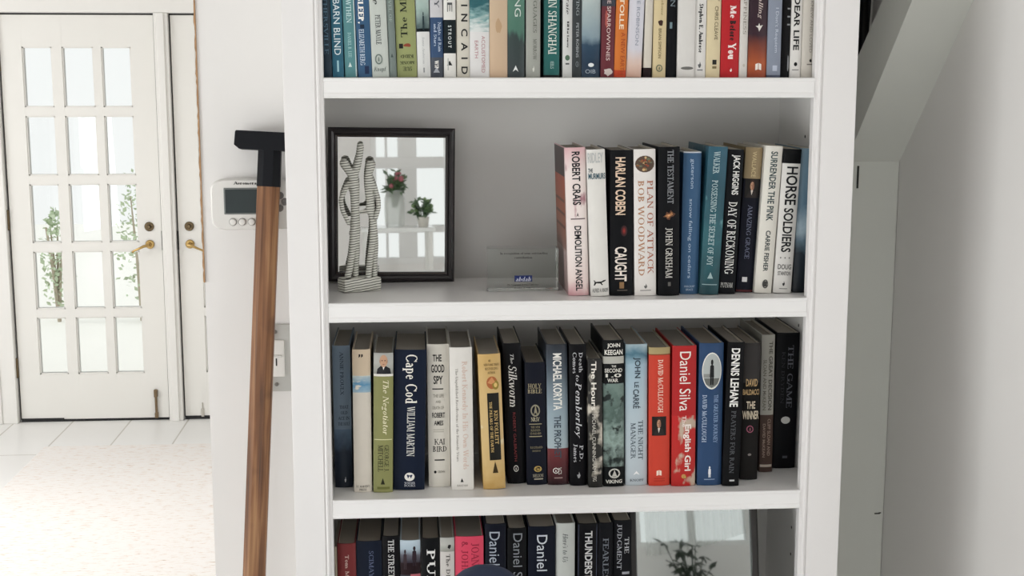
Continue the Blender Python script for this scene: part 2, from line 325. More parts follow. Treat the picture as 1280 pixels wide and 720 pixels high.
def art_polys(kind, col):
    """small printed devices: list of (polygon in the unit box, colour)"""
    if kind == 'rect': return [([(0, 0), (1, 0), (1, 1), (0, 1)], col)]
    if kind == 'disc': return [(ell(.5, .5, .5, .5), col), ([(.2, .75), (.35, .3), (.5, .6), (.65, .3), (.8, .75), (.66, .75), (.5, .66), (.34, .75)], '1c2c4c')]
    if kind in ('ell', 'glow'):
        if kind == 'ell': return [(ell(.5, .5, .5, .5), col)]
        if col == '8c2a22': return [(ell(.5, .5, .5, .5), '2a1519'), (ell(.5, .5, .38, .4), '451a1b'), (ell(.5, .5, .24, .27), '6e2320'), (ell(.5, .5, .1, .14), '94302a')]
        return [([(0, .35), (.2, .5), (.3, .85), (.5, .7), (.62, 1), (.8, .75), (1, .62), (.85, .4), (.6, .3), (.55, .05), (.35, .1), (.25, .3)], '5a3a28'), ([(.15, .42), (.35, .6), (.55, .62), (.7, .8), (.8, .55), (.55, .38), (.4, .2), (.3, .36)], col), ([(.35, .5), (.5, .58), (.6, .5), (.45, .4)], 'd8a070')]
    if kind == 'ring': 
        o = ell(.5, .5, .5, .5, 20); i = ell(.5, .5, .37, .37, 20)
        return [([o[k], o[(k + 1) % 20], i[(k + 1) % 20], i[k]], col) for k in range(20)] + [([(.4, .3), (.6, .3), (.55, .7), (.45, .7)], col)]
    if kind == 'tri': return [([(0, 0), (1, 0), (.55, .55), (.5, 1), (.45, .55)], col)]
    if kind == 'chev': return [([(0, 0), (.5, .35), (.5, 1)], col), ([(.5, .35), (1, 0), (.5, 1)], col)]
    if kind == 'flame': return [([(.3, 0), (.7, 0), (1, .4), (.6, 1), (.5, .6), (0, .5)], col)]
    if kind == 'blob':
        rr = random.Random(sum(map(ord, col))); return [([(.5 + .5 * rr.uniform(.6, 1) * math.cos(a * PI / 6), .5 + .5 * rr.uniform(.6, 1) * math.sin(a * PI / 6)) for a in range(12)], col)]
    if kind in ('man', 'man2'):
        return [(ell(.5, .88, .16, .11), col), ([(.22, .3), (.78, .3), (.74, .74), (.5, .8), (.26, .74)], col), ([(.28, 0), (.46, 0), (.48, .34), (.28, .34)], col), ([(.54, 0), (.72, 0), (.72, .34), (.52, .34)], col)]
    if kind == 'dog': return [([(.05, .45), (.5, .35), (.75, .55), (.95, .75), (1, .95), (.8, .9), (.62, .7), (.3, .68), (.1, .62)], col), ([(.1, .5), (.25, .5), (.1, .0), (0, .05)], col), ([(.5, .45), (.62, .5), (.75, .1), (.66, .02)], col), ([(.0, .9), (.12, .58), (.2, .62), (.08, .95)], col)]
    if kind == 'eagle':
        rr = random.Random(3); out = [(ell(.5, .5, .48, .5), col)]
        for i in range(22):
            a, d = rr.uniform(0, 2 * PI), rr.uniform(.05, .38); out.append((ell(.5 + d * math.cos(a), .5 + d * math.sin(a), rr.uniform(.03, .1), rr.uniform(.03, .09), 7), rr.choice(['b08a5a', '2a211c', '8a5a38', 'c9ac7c', '6a7058', '9a4a34'])))
        return out
    if kind == 'seal': return [(ell(.45, .55, .42, .44), col), (ell(.72, .38, .26, .32), '8f7a34'), (ell(.72, .38, .13, .16), 'd8b870'), ([(.1, .55), (.45, .95), (.7, .6), (.4, .45)], 'c88a5a')]
    if kind == 'portrait':
        return [([(0, 0), (1, 0), (1, 1), (0, 1)], '15110f'), ([(.1, 0), (.9, 0), (.75, .36), (.3, .38)], '241e1c'), ([(.40, .40), (.47, .14), (.56, .40)], 'd2cbc0'), (ell(.48, .62, .14, .22), 'b48a6e'), (ell(.55, .60, .07, .18), '8a6450'), ([(.34, .68), (.40, .84), (.56, .84), (.62, .66), (.66, .86), (.5, .97), (.32, .88)], '2e2019'), ([(.41, .66), (.46, .66), (.46, .63), (.41, .63)], '3a2a22'), ([(.44, .50), (.53, .50), (.48, .48)], '6a3a32')]
    if kind == 'bald':
        return [([(0, 0), (1, 0), (.92, .28), (.6, .42), (.3, .42), (.06, .26)], '1b1c20'), ([(.40, .42), (.47, .2), (.58, .42)], 'e4e0dc'), (ell(.48, .66, .27, .31), 'c49c80'), (ell(.38, .68, .05, .03, 8), '4a3830'), (ell(.58, .68, .05, .03, 8), '4a3830'), ([(.38, .5), (.58, .5), (.48, .46)], '7a4a40'), (ell(.24, .64, .04, .1, 8), 'b0866c'), (ell(.72, .64, .04, .1, 8), 'b0866c')]
    if kind == 'medal':
        return [(ell(.5, .5, .5, .5, 28), 'e4e4dc'), (ell(.5, .5, .46, .47, 28), 'aeb4b2'), ([(.1, .3), (.9, .3), (.8, .14), (.5, .04), (.2, .14)], '6a6c68'), ([(.08, .42), (.4, .42), (.4, .32), (.08, .32)], '8a8c88')] + [([(.3 + .4 * x, .12 + .7 * y) for x, y in p], '17191c') for p, _ in art_polys('man', '')]
    if kind == 'dove': return [([(.0, .7), (.35, .5), (.5, .1), (.7, .4), (1, .8), (.6, .7), (.5, 1), (.35, .7)], col)]
    if kind == 'book': return [([(0, 0), (.45, .12), (.45, 1), (0, .85)], col), ([(.55, .12), (1, 0), (1, .85), (.55, 1)], col)]
    if kind == 'quote': return [([(0, 0), (.4, .4), (.4, 1), (.05, 1)], col), ([(.55, 0), (.95, .4), (.95, 1), (.6, 1)], col)]
    if kind == 'dots': return [(ell(x, .5, .06, .5, 8), col) for x in (.1, .5, .9)]
    return [([(0, 0), (1, 0), (1, 1), (0, 1)], col)]

class Decal:
    """collects flat printed polygons as (polygon of (u,z), colour) for one surface"""
    def __init__(s): s.p = []
    def text(s, st, u0, u1, z0, z1, d, col, f):
        for p in text_polys(st, f):
            q = []
            for x, y in p:
                if d == 'd': q.append((u0 + y * (u1 - u0), z1 - x * (z1 - z0)))
                elif d == 'u': q.append((u1 - y * (u1 - u0), z0 + x * (z1 - z0)))
                elif d == 'hu': q.append((u1 - x * (u1 - u0), z1 - y * (z1 - z0)))
                else: q.append((u0 + x * (u1 - u0), z0 + y * (z1 - z0)))
            s.p.append((q, col, 0))
    def art(s, k, u0, u1, z0, z1, col):
        for i, (p, c) in enumerate(art_polys(k, col)):
            s.p.append(([(u0 + x * (u1 - u0), z0 + y * (z1 - z0)) for x, y in p], c, i))
    def build(s, name, parent, surf, cuts=(), lift=.00022, rough=.5):
        """surf(u, z, offset) -> point"""
        if not s.p: return None
        bm = bmesh.new(); cols = []
        lay = bm.faces.layers.int.new('lv')
        for poly, c, lv in s.p:
            if c not in cols: cols.append(c)
            try:
                f = bm.faces.new([bm.verts.new((u, lv * 1e-3, z)) for u, z in poly])
            except ValueError: continue
            f.material_index = cols.index(c)
        bmesh.ops.triangulate(bm, faces=[f for f in bm.faces if len(f.verts) > 4])
        for cu in cuts:
            bmesh.ops.bisect_plane(bm, geom=bm.verts[:] + bm.edges[:] + bm.faces[:], plane_co=(cu, 0, 0), plane_no=(1, 0, 0), dist=1e-6)
        for v in bm.verts: v.co = surf(v.co.x, v.co.z, lift + v.co.y * .08)
        bm.normal_update()
        flip = [f for f in bm.faces if f.normal.y > 0]
        if flip: bmesh.ops.reverse_faces(bm, faces=flip)
        return mesh_obj(name, bm, [mat(c, rough, .03, 40, 0, 0, .25) for c in cols], parent)

# ------------------------------------------------------------------ setting: walls, floor, niche under the stairs, foyer
WALL = mat('e8e6e4', .6, .015, 6, 0, .08); NICHE_SHADE = mat('dfe1db', .6, .03, 5, 0, .1); TRIM = mat('ebebea', .4, .015, 8)  # niche white is darker and greener: greenish shade put into the colour
def tiles_mat():
    m, nt, b = newmat('white_floor_tile')
    tc = nd(nt, 'ShaderNodeTexCoord'); mp = nd(nt, 'ShaderNodeMapping'); mp.inputs['Location'].default_value = (-.268, 0.41, 0); nt.links.new(tc.outputs['Object'], mp.inputs['Vector'])
    br = nd(nt, 'ShaderNodeTexBrick'); br.offset = 0.0; br.inputs['Scale'].default_value = 1.0
    br.inputs['Brick Width'].default_value = .285; br.inputs['Row Height'].default_value = 3.2; br.inputs['Mortar Size'].default_value = .004
    br.inputs['Color1'].default_value = hexl('f0f0ee'); br.inputs['Color2'].default_value = hexl('edecea'); br.inputs['Mortar'].default_value = hexl('c6c3bc')
    nt.links.new(mp.outputs[0], br.inputs['Vector']); nt.links.new(br.outputs['Color'], b.inputs['Base Color']); b.inputs['Roughness'].default_value = .35
    return m
struct(one_box('floor', (-3.3, 3.0, -3.7, 6.75, -.1, 0), tiles_mat()))
struct(one_box('ceiling', (-3.3, 3.0, -3.7, 6.75, 2.72, 2.8), WALL))
struct(one_box('wall_left', (-.372, -.1925, 2.33, 2.46, 0, 2.72), WALL), None)
struct(one_box('wall_behind_bookcase', (-.1925, .6895, 2.43, 2.46, 0, 2.72), WALL))
struct(one_box('wall_right', (.968, 1.06, 1.85, 3.6, 0, 2.72), WALL))
# niche beside the bookcase: closed back panel, soffit and stringer of the stair
bm = bmesh.new(); box(bm, .69, .9675, 2.6, 2.62, 0, 1.535, .002); box(bm, .69, .70, 2.5985, 2.6, 0, 1.53, .0004)
struct(mesh_obj('wall_niche_back', bm, NICHE_SHADE))
bm = bmesh.new()
box(bm, -.012, .012, -.0006, .0006, -.018, .018, .0004); box(bm, -.003, .003, -.0018, 0, -.013, -.006, .0004); box(bm, -.003, .003, -.0018, 0, .004, .013, .0004)
h = mesh_obj('trim_2', bm, mat('22221f', .6)); h.location = (.8825, 2.5985, 1.503); h.scale = (.16, 1, 1.25); struct(h)
bm = bmesh.new(); box(bm, -.006, .0055, -.0004, .0004, -.002, .001, .0003); box(bm, .003, .008, -.0004, .0004, -.0005, .002, .0003)
s4 = mesh_obj('trim_4', bm, mat('4a4a44', .7)); s4.location = (0.9536, 2.5992, 0.8000); struct(s4)
def prism(name, ptsyz, x0, x1, m):
    bm = bmesh.new(); a = [bm.verts.new((x0, y, z)) for y, z in ptsyz]; b = [bm.verts.new((x1, y, z)) for y, z in ptsyz]; n = len(a)
    bm.faces.new(a); bm.faces.new(list(reversed(b)))
    for i in range(n): bm.faces.new((a[i], b[i], b[(i + 1) % n], a[(i + 1) % n]))
    bmesh.ops.recalc_face_normals(bm, faces=bm.faces[:]); return mesh_obj(name, bm, m)
k = -.94
def lo(y): return 1.535 + (y - 2.6) * k
def hi(y): return 1.746 + (y - 2.551) * -.80
struct(prism('wall_stringer', [(1.72, lo(1.72)), (2.75, lo(2.75)), (2.75, hi(2.75)), (1.72, hi(1.72))], .859, .88, NICHE_SHADE))
struct(prism('ceiling_soffit', [(1.72, lo(1.72) + .0005), (2.66, lo(2.66) + .0005), (2.66, lo(2.66) + .04), (1.72, lo(1.72) + .04)], .8795, .968, NICHE_SHADE))
struct(one_box('wall_stair_void', (.69, 2.0, 3.3, 3.4, 0, 2.72), NICHE_SHADE))
# rest of the room, seen only in the two reflections
bm = bmesh.new()
for d in ((-3.3, -2.9, -3.72, -3.6, 0, 2.72), (-2.9, -.35, -3.72, -3.6, 1.85, 2.72), (-2.9, -.35, -3.72, -3.6, 0, .06), (-.35, .24, -3.72, -3.6, 0, 2.72), (.76, 1.30, -3.72, -3.6, 0, 2.72), (2.03, 3.0, -3.72, -3.6, 0, 2.72), (.24, .76, -3.72, -3.6, 0, .87), (1.30, 2.03, -3.72, -3.6, 0, 1.47), (.24, .76, -3.72, -3.6, 2.3, 2.72), (1.30, 2.03, -3.72, -3.6, 2.3, 2.72)): box(bm, *d)
struct(mesh_obj('wall_back', bm, WALL))
bm = bmesh.new()
for d in ((-3.42, -3.3, -3.7, -1.0, 0, 2.72), (-3.42, -3.3, 1.6, 3.55, 0, 2.72), (-3.42, -3.3, 5.45, 6.75, 0, 2.72), (-3.42, -3.3, -1.0, 1.6, 0, .08), (-3.42, -3.3, -1.0, 1.6, 1.5, 2.72), (-3.42, -3.3, 3.55, 5.45, 0, .35), (-3.42, -3.3, 3.55, 5.45, 2.55, 2.72)): box(bm, *d)
struct(mesh_obj('wall_far_left', bm, WALL))
bm = bmesh.new()
for d in ((3.0, 3.1, -3.7, -2.6, 0, 2.72), (3.0, 3.1, .45, 3.6, 0, 2.72), (3.0, 3.1, -2.6, .45, 0, .4), (3.0, 3.1, -2.6, .45, 2.3, 2.72)): box(bm, *d)
struct(mesh_obj('wall_far_right', bm, WALL))
bm = bmesh.new()
for y in (-2.6, -1.6, -.6, .39): box(bm, 3.01, 3.08, y, y + .06, .4, 2.3, .004)
for z in (.4, 1.3, 2.24): box(bm, 3.012, 3.078, -2.6, .45, z, z + .06, .004)
w5 = struct(mesh_obj('window_5', bm, TRIM))
struct(one_box('wall_foyer_right', (.35, .45, 2.46, 6.6, 0, 2.72), WALL))
# window frames in the back wall
bm = bmesh.new()
for d in ((.24, .275), (.33, .345), (.41, .525), (.70, .76)): box(bm, d[0], d[1], -3.66, -3.60, .86, 2.3, .004)
for z0, z1 in ((.86, .90), (1.055, 1.10), (1.455, 1.525), (2.22, 2.3)): box(bm, .24, .76, -3.655, -3.595, z0, z1, .004)
w1 = struct(mesh_obj('window_1', bm, TRIM))
bm = bmesh.new()
for d in ((1.30, 1.34), (1.64, 1.68), (1.99, 2.03)): box(bm, d[0], d[1], -3.66, -3.60, 1.47, 2.3, .004)
for z0, z1 in ((1.47, 1.5), (1.9, 1.93), (2.24, 2.3)): box(bm, 1.30, 2.03, -3.655, -3.598, z0, z1, .004)
w2 = struct(mesh_obj('window_2', bm, TRIM))
bm = bmesh.new()
for y in (-1.0, -.15, .70, 1.54): box(bm, -3.37, -3.30, y, y + .06, .08, 1.5, .004)
for z in (.08, .75, 1.44): box(bm, -3.365, -3.305, -1.0, 1.6, z, z + .06, .004)
w3 = struct(mesh_obj('window_3', bm, TRIM))
def glass_mat():
    m, nt, b = newmat('window_glass'); tr = nd(nt, 'ShaderNodeBsdfTransparent'); tr.inputs[0].default_value = (.97, .985, .98, 1)
    gl = nd(nt, 'ShaderNodeBsdfGlossy'); gl.inputs['Roughness'].default_value = .01; mx = nd(nt, 'ShaderNodeMixShader'); fr = nd(nt, 'ShaderNodeFresnel'); fr.inputs[0].default_value = 1.35
    nt.links.new(fr.outputs[0], mx.inputs[0]); nt.links.new(tr.outputs[0], mx.inputs[1]); nt.links.new(gl.outputs[0], mx.inputs[2])
    nt.links.new(mx.outputs[0], nt.nodes['Material Output'].inputs[0]); return m
GLASS = glass_mat()
bm = bmesh.new()
for x in (-2.9, -2.06, -1.22, -.41): box(bm, x, x + .06, -3.67, -3.60, .06, 1.85, .004)
for z in (.06, .95, 1.79): box(bm, -2.9, -.35, -3.665, -3.605, z, z + .06, .004)
w4 = struct(mesh_obj('window_4', bm, TRIM))  # unseen wide window, added to let frontal light in from behind the camera
for w, d in ((w5, (3.043, 3.047, -2.59, .44, .41, 2.29)), (w4, (-2.89, -.36, -3.637, -3.633, .07, 1.84)), (w1, (.25, .75, -3.632, -3.628, .87, 2.29)), (w2, (1.31, 2.02, -3.632, -3.628, 1.48, 2.29)), (w3, (-3.337, -3.333, -.99, 1.59, .09, 1.49))):
    one_box('pane', d, GLASS, w)

# worn wooden strip on the corner of the left wall
bm = bmesh.new(); n = 190; prof = []
rr = random.Random(5)
for i in range(n + 1):
    z = 1.345 + (2.72 - 1.345) * i / n; a = .0024 + rr.uniform(-.0009, .0009)
    prof.append([bm.verts.new(v) for v in ((-.372 - a, 2.3285, z), (-.3715, 2.3270 - rr.uniform(0, .001), z), (-.3715, 2.336, z), (-.372 - a, 2.336, z))])
for a, b in zip(prof, prof[1:]):
    for j in range(4): bm.faces.new((a[j], a[(j + 1) % 4], b[(j + 1) % 4], b[j]))
bm.faces.new(prof[0]); bm.faces.new(list(reversed(prof[-1]))); bmesh.ops.recalc_face_normals(bm, faces=bm.faces[:])
struct(mesh_obj('trim_1', bm, mat('a07c58', .8, .3, 120)))

# ------------------------------------------------------------------ foyer doors
YD = 6.587
bm = bmesh.new()
box(bm, -3.3, -1.99, YD + .02, YD + .14, 0, 2.72); box(bm, -1.99, -.35, YD + .02, YD + .14, 2.012, 2.72); box(bm, -.35, .45, YD + .02, YD + .14, 0, 2.72)
struct(mesh_obj('wall_foyer_back', bm, WALL))
bm = bmesh.new()
box(bm, -2.11, -1.988, YD - .035, YD + .02, 0, 2.0055, .004); box(bm, -2.095, -2.06, YD - .045, YD - .03, 0, 2.09, .004)   # left casing
box(bm, -2.11, -.2, YD - .035, YD + .02, 2.006, 2.15, .004); box(bm, -2.1, -.2, YD - .05, YD - .03, 2.075, 2.10, .004)  # head
box(bm, -1.247, -1.18, YD - .03, YD + .06, 0, 2.006, .003); box(bm, -1.232, -1.196, YD - .042, YD - .028, 0, 2.006, .004)  # post between the doors
struct(mesh_obj('trim_3', bm, mat('eae9e5', .42, .01, 8)))
BRASS = mat('b89a62', .3, .12, 60, .9); BRONZE = mat('6e5f48', .4, .2, 60, .85); DOORW = mat('e9e8e3', .42, .012, 5); DARK = mat('1a1a1c', .7)
def french_door(name, x0, x1, latch_x, hinge_x, cols):
    bm = bmesh.new(); y0, y1 = YD, YD + .042
    zr = [.541 - .297 - .0] ; rows = [(.241 + .3295 * i, .241 + .3295 * i + .287) for i in range(5)]
    xs = [x0] + [v for c in cols for v in c] + [x1]
    for i in range(0, len(xs), 2): box(bm, xs[i], xs[i + 1], y0, y1, .012, 1.996)
    zz = [.012] + [v for r in rows for v in r] + [1.996]
    for (a, b) in cols:
        for i in range(0, len(zz), 2): box(bm, a, b, y0 + .0005, y1 - .0005, zz[i], zz[i + 1])
        for (c, d) in rows:                               # sloped glazing beads round each light
            for q in ((a, a + .006, c, d), (b - .006, b, c, d), (a, b, c, c + .006), (a, b, d - .006, d)): box(bm, q[0], q[1], y0 + .006, y1 - .006, q[2], q[3])
    d = struct(mesh_obj(name, bm, DOORW))
    one_box('pane', (cols[0][0] - .004, cols[-1][1] + .004, YD + .019, YD + .023, .237, 1.85), GLASS, d)
    def rose(z, r, nm):
        bm = bmesh.new(); M = Matrix.Translation((latch_x, YD, z)) @ ROTY
        lathe(bm, [(r, 0), (r, .006), (r * .86, .010), (r * .5, .011), (r * .42, .022), (r * .3, .024)], 20, M); return mesh_obj(nm, bm, BRASS if 'handle' in nm else BRONZE, d, True)
    rose(.977, .023, 'deadbolt')
    hd = rose(.889, .022, 'door_handle')
    s = -1 if latch_x < -1.2 else 1
    bm = bmesh.new(); tube(bm, [(latch_x, YD - .02, .889), (latch_x, YD - .05, .889), (latch_x + s * .02, YD - .058, .886), (latch_x + s * .045, YD - .058, .874), (latch_x + s * .068, YD - .056, .864), (latch_x + s * .076, YD - .056, .857)], [.007, .007, .007, .0055, .005, .007], 10)
    mesh_obj('lever', bm, BRASS, hd, True)
    for z in (1.78, 1.014, .277):
        bm = bmesh.new(); box(bm, hinge_x - .007, hinge_x + .007, YD - .012, YD + .002, z - .05, z + .05, .003); mesh_obj('hinge', bm, BRONZE, d)
    bm = bmesh.new(); rr = random.Random(2)
    for i in range(14):
        a = x0 + (x1 - x0) * i / 14; b = x0 + (x1 - x0) * (i + 1) / 14; hh = .008 + (.010 if i < 4 else rr.uniform(-.003, .004)); box(bm, a, b, YD - .003, YD + .03, .001, hh)
    mesh_obj('bottom_sweep', bm, DARK, d)
    bm = bmesh.new(); ex = x1 + .0035 if s < 0 else x0 - .0035; box(bm, ex - .0045, ex + .0045, YD - .003, YD + .02, .86, .955, .001); mesh_obj('strike_plate', bm, DARK, d)
    # dark seals in the gaps between leaf and frame
    bm = bmesh.new(); box(bm, x0 - .006, x0, YD + .006, YD + .04, .01, 2.0); box(bm, x1, x1 + .006, YD + .006, YD + .04, .01, 2.0); box(bm, x0 - .006, x1 + .006, YD + .006, YD + .04, 1.997, 2.005)
    mesh_obj('door_seal', bm, mat('3c3c3a', .8), d)
    return d
C3 = [(-1.877, -1.737), (-1.690, -1.542), (-1.505, -1.365)]
d1 = french_door('door_1', -1.978, -1.254, -1.312, -1.986, C3)
d2 = french_door('door_2', -1.172, -.448, -1.118, -.44, [(-1.061, -.921), (-.884, -.736), (-.689, -.549)])
bm = bmesh.new()
tube(bm, [(-1.314, YD - .012, .15), (-1.313, YD - .012, .02)], .0065, 8); box(bm, -1.322, -1.305, YD - .02, YD, .12, .158, .003); box(bm, -1.322, -1.305, YD - .018, YD, .012, .04, .003)
mesh_obj('floor_bolt', bm, mat('7d6a52', .45, .2, 60, .6), d1)
bm = bmesh.new(); box(bm, -1.094, -1.079, YD - .006, YD, .012, .055, .003); tube(bm, [(-1.0865, YD - .003, .05), (-1.0865, YD - .003, .085)], .003, 6)
mesh_obj('floor_bolt', bm, mat('bdb9b0', .5), d2)

# foyer rug
def rug_mat():
    m, nt, b = newmat('flecked_wool'); tc = nd(nt, 'ShaderNodeTexCoord')
    mp = nd(nt, 'ShaderNodeMapping'); mp.inputs['Scale'].default_value = (14, 60, 1); nt.links.new(tc.outputs['Object'], mp.inputs['Vector'])
    no = nd(nt, 'ShaderNodeTexNoise'); no.inputs['Scale'].default_value = 1.6; no.inputs['Detail'].default_value = 6; no.inputs['Roughness'].default_value = .7; nt.links.new(mp.outputs[0], no.inputs['Vector'])
    r = nd(nt, 'ShaderNodeValToRGB'); e = r.color_ramp.elements; e[0].position = .26; e[0].color = hexl('9c8a7b'); e[1].position = .47; e[1].color = hexl('f3f0ed'); q = e.new(.37); q.color = hexl('e4d6ca')
    nt.links.new(no.outputs['Fac'], r.inputs[0]); nt.links.new(r.outputs[0], b.inputs['Base Color']); b.inputs['Roughness'].default_value = .95; b.inputs['Specular IOR Level'].default_value = .1
    bp = nd(nt, 'ShaderNodeBump'); bp.inputs['Strength'].default_value = .4; bp.inputs['Distance'].default_value = .004; nt.links.new(no.outputs['Fac'], bp.inputs['Height']); nt.links.new(bp.outputs['Normal'], b.inputs['Normal'])
    return m
bm = bmesh.new(); box(bm, -1.735, .2, 2.9, 6.09, .0005, .011, .004)
tag(mesh_obj('area_rug', bm, rug_mat()), 'pale cream flecked rug lying on the white tiles before the glazed doors', 'rug')

# ------------------------------------------------------------------ outside the doors
one = one_box('ground_terrace', (-7, 4, 6.8, 16, -.14, -.02), mat('eeede8', .8, .03, 3)); struct(one)
def shrub(x, y, h, r, seed, label):
    rr = random.Random(seed); root = empty('garden_shrub', (x, y, -.02))
    bm = bmesh.new()
    for i in range(6):
        a = rr.uniform(0, 2 * PI); tube(bm, [(0, 0, 0), (.25 * r * math.cos(a), .25 * r * math.sin(a), h * .45), (.6 * r * math.cos(a), .6 * r * math.sin(a), h * .85)], [.014, .010, .004], 6)
    mesh_obj('stem', bm, mat('b0a593', .8), root, True)
    bm = bmesh.new()
    for i in range(300):
        t = rr.random() ** .8; z = h * (.12 + .88 * t); rad = r * (math.sin(PI * min(1, .18 + .75 * t)) ** .7) * (rr.random() ** .5); a = rr.uniform(0, 2 * PI)
        c = Vector((rad * math.cos(a), rad * math.sin(a), z)); d = Vector((rr.uniform(-1, 1), rr.uniform(-1, 1), rr.uniform(-.3, 1))).normalized(); s = rr.uniform(.03, .055)
        e = d.cross(Vector((rr.uniform(-1, 1), rr.uniform(-1, 1), rr.uniform(-1, 1)))).normalized()
        bm.faces.new([bm.verts.new(p) for p in (c, c + d * s * .5 + e * s * .3, c + d * s, c + d * s * .5 - e * s * .3)])
    mesh_obj('foliage', bm, mat('bccbad', .5, .2, 9), root)
    tag(root, label, 'shrub', 'shrubs outside the glazed doors')
shrub(-2.55, 9.5, .80, .10, 3, 'narrow green shrub outside, behind the door’s left column of panes')
shrub(-1.97, 9.5, 1.06, .15, 8, 'taller pale green shrub outside, behind the pane column nearest the handle')

# ------------------------------------------------------------------ bookcase
WH = mat('e4e2e1', .42, .015, 10, 0, .05); WHI = mat('e6e5e2', .5, .02, 8)
bc = empty('bookcase', (.25, 2.1, 0))
tag(bc, 'tall built-in white bookcase with moulded shelf edges, filled with books', 'bookcase')
def bpart(name, bm, m=WH, parent=None, smooth=False):
    o = mesh_obj(name, bm, m, parent or bc, smooth)
    if parent is None: o.location = (-.25, -2.1, 0)
    return o
HOLE = mat('2a2a2c', .9)
def side(xo, xi, name):
    bm = bmesh.new(); box(bm, min(xo, xi), max(xo, xi), 2.12, 2.425, .0, 2.35)
    s = 1 if xi < xo else -1
    for zc in (.90, .85, 1.27, 1.22, 1.60, 1.56, 1.95, 1.9):
        for yy in (2.245, ):
            M = Matrix.Translation((xi, yy, zc)) @ Matrix.Rotation(-s * PI / 2, 4, 'Y'); lathe(bm, [(.0028, -.0005), (.0028, .0003), (.0010, .0004)], 10, M, 1)
    bpart('side_panel', bm, [WHI, HOLE])
side(-.1925, -.172, 'l'); side(.6905, .667, 'r')
bm = bmesh.new(); box(bm, -.172, .667, 2.41, 2.425, .0, 2.35); bpart('back_panel', bm, WHI)
def extrude_profile(prof, z0, z1):
    bm = bmesh.new(); a = [bm.verts.new((x, y, z0)) for x, y in prof]; b = [bm.verts.new((x, y, z1)) for x, y in prof]; n = len(a)
    bm.faces.new(list(reversed(a))); bm.faces.new(b)
    for i in range(n): bm.faces.new((a[i], a[(i + 1) % n], b[(i + 1) % n], b[i]))
    bmesh.ops.recalc_face_normals(bm, faces=bm.faces[:]); return bm
def stile(xo, xi):
    s = 1 if xi > xo else -1      # beaded inner edge: flat, small groove, raised bead
    p = [(xo, 2.120), (xo, 2.1005), (xo + s * .0005, 2.1), (xi - s * .0135, 2.1), (xi - s * .0128, 2.1022), (xi - s * .0112, 2.1022), (xi - s * .0105, 2.1003), (xi - s * .0085, 2.0992), (xi - s * .006, 2.1003), (xi - s * .0054, 2.1030), (xi - s * .0042, 2.1034), (xi - s * .0008, 2.1036), (xi, 2.1046), (xi, 2.120)]
    bpart('stile', extrude_profile(p, 0, 2.35))
stile(-.2045, -.1428); stile(.7053, .6372)
def shelf(zt, th, ydepth, xl=-.1715, xr=.6665):
    prof = [(2.118, zt), (2.1035, zt), (2.1018, zt - .0008), (2.1010, zt - .003), (2.1020, zt - .0055), (2.1032, zt - .0062), (2.1030, zt - th * .72), (2.1018, zt - th * .78), (2.1010, zt - th * .9), (2.1022, zt - th * .985), (2.104, zt - th), (2.118, zt - th)]
    bm = bmesh.new()
    a = [bm.verts.new((-.1427, y, z)) for y, z in prof]; b = [bm.verts.new((.6371, y, z)) for y, z in prof]; n = len(a)
    bm.faces.new(a); bm.faces.new(list(reversed(b)))
    for i in range(n): bm.faces.new((a[i], b[i], b[(i + 1) % n], a[(i + 1) % n]))
    bmesh.ops.recalc_face_normals(bm, faces=bm.faces[:])
    box(bm, xl, xr, 2.118, ydepth, zt - .020, zt)
    bpart('shelf', bm, [SHELF])
SHELF = mat('e9e8e7', .28, .015, 8)
for zt in (1.700, 1.3435, 1.016, .700, .36): shelf(zt, .032, 2.36)
shelf(2.06, .032, 2.36)
bm = bmesh.new(); box(bm, -.1427, .6371, 2.103, 2.12, 0, .09, .002); bpart('plinth', bm)
bm = bmesh.new(); box(bm, -.2045, .7053, 2.10, 2.425, 2.35, 2.39, .003); box(bm, -.215, .716, 2.085, 2.425, 2.39, 2.42, .006); bpart('cornice', bm)

# ------------------------------------------------------------------ books
PAGE = {}
def page_mat(c):
    if c in PAGE: return PAGE[c]
    m, nt, b = newmat('page_edges_' + c); tc = nd(nt, 'ShaderNodeTexCoord'); wv = nd(nt, 'ShaderNodeTexWave'); wv.inputs['Scale'].default_value = 420; wv.inputs['Distortion'].default_value = .4
    nt.links.new(tc.outputs['Object'], wv.inputs['Vector'])
    mx = nd(nt, 'ShaderNodeMix', data_type='RGBA'); c1 = hexl(c); mx.inputs[6].default_value = tuple(v * .82 for v in c1[:3]) + (1,); mx.inputs[7].default_value = c1
    nt.links.new(wv.outputs['Fac'], mx.inputs[0]); nt.links.new(mx.outputs[2], b.inputs['Base Color']); b.inputs['Roughness'].default_value = .9
    PAGE[c] = m; return m
ZS = {'A': 1.700, 'B': 1.3435, 'C': 1.016, 'D': .700}
GROUPS = {'A': 'books on the top shelf in view', 'B': 'books on the shelf with the framed mirror', 'C': 'books filling the third shelf', 'D': 'books on the lowest shelf in view'}
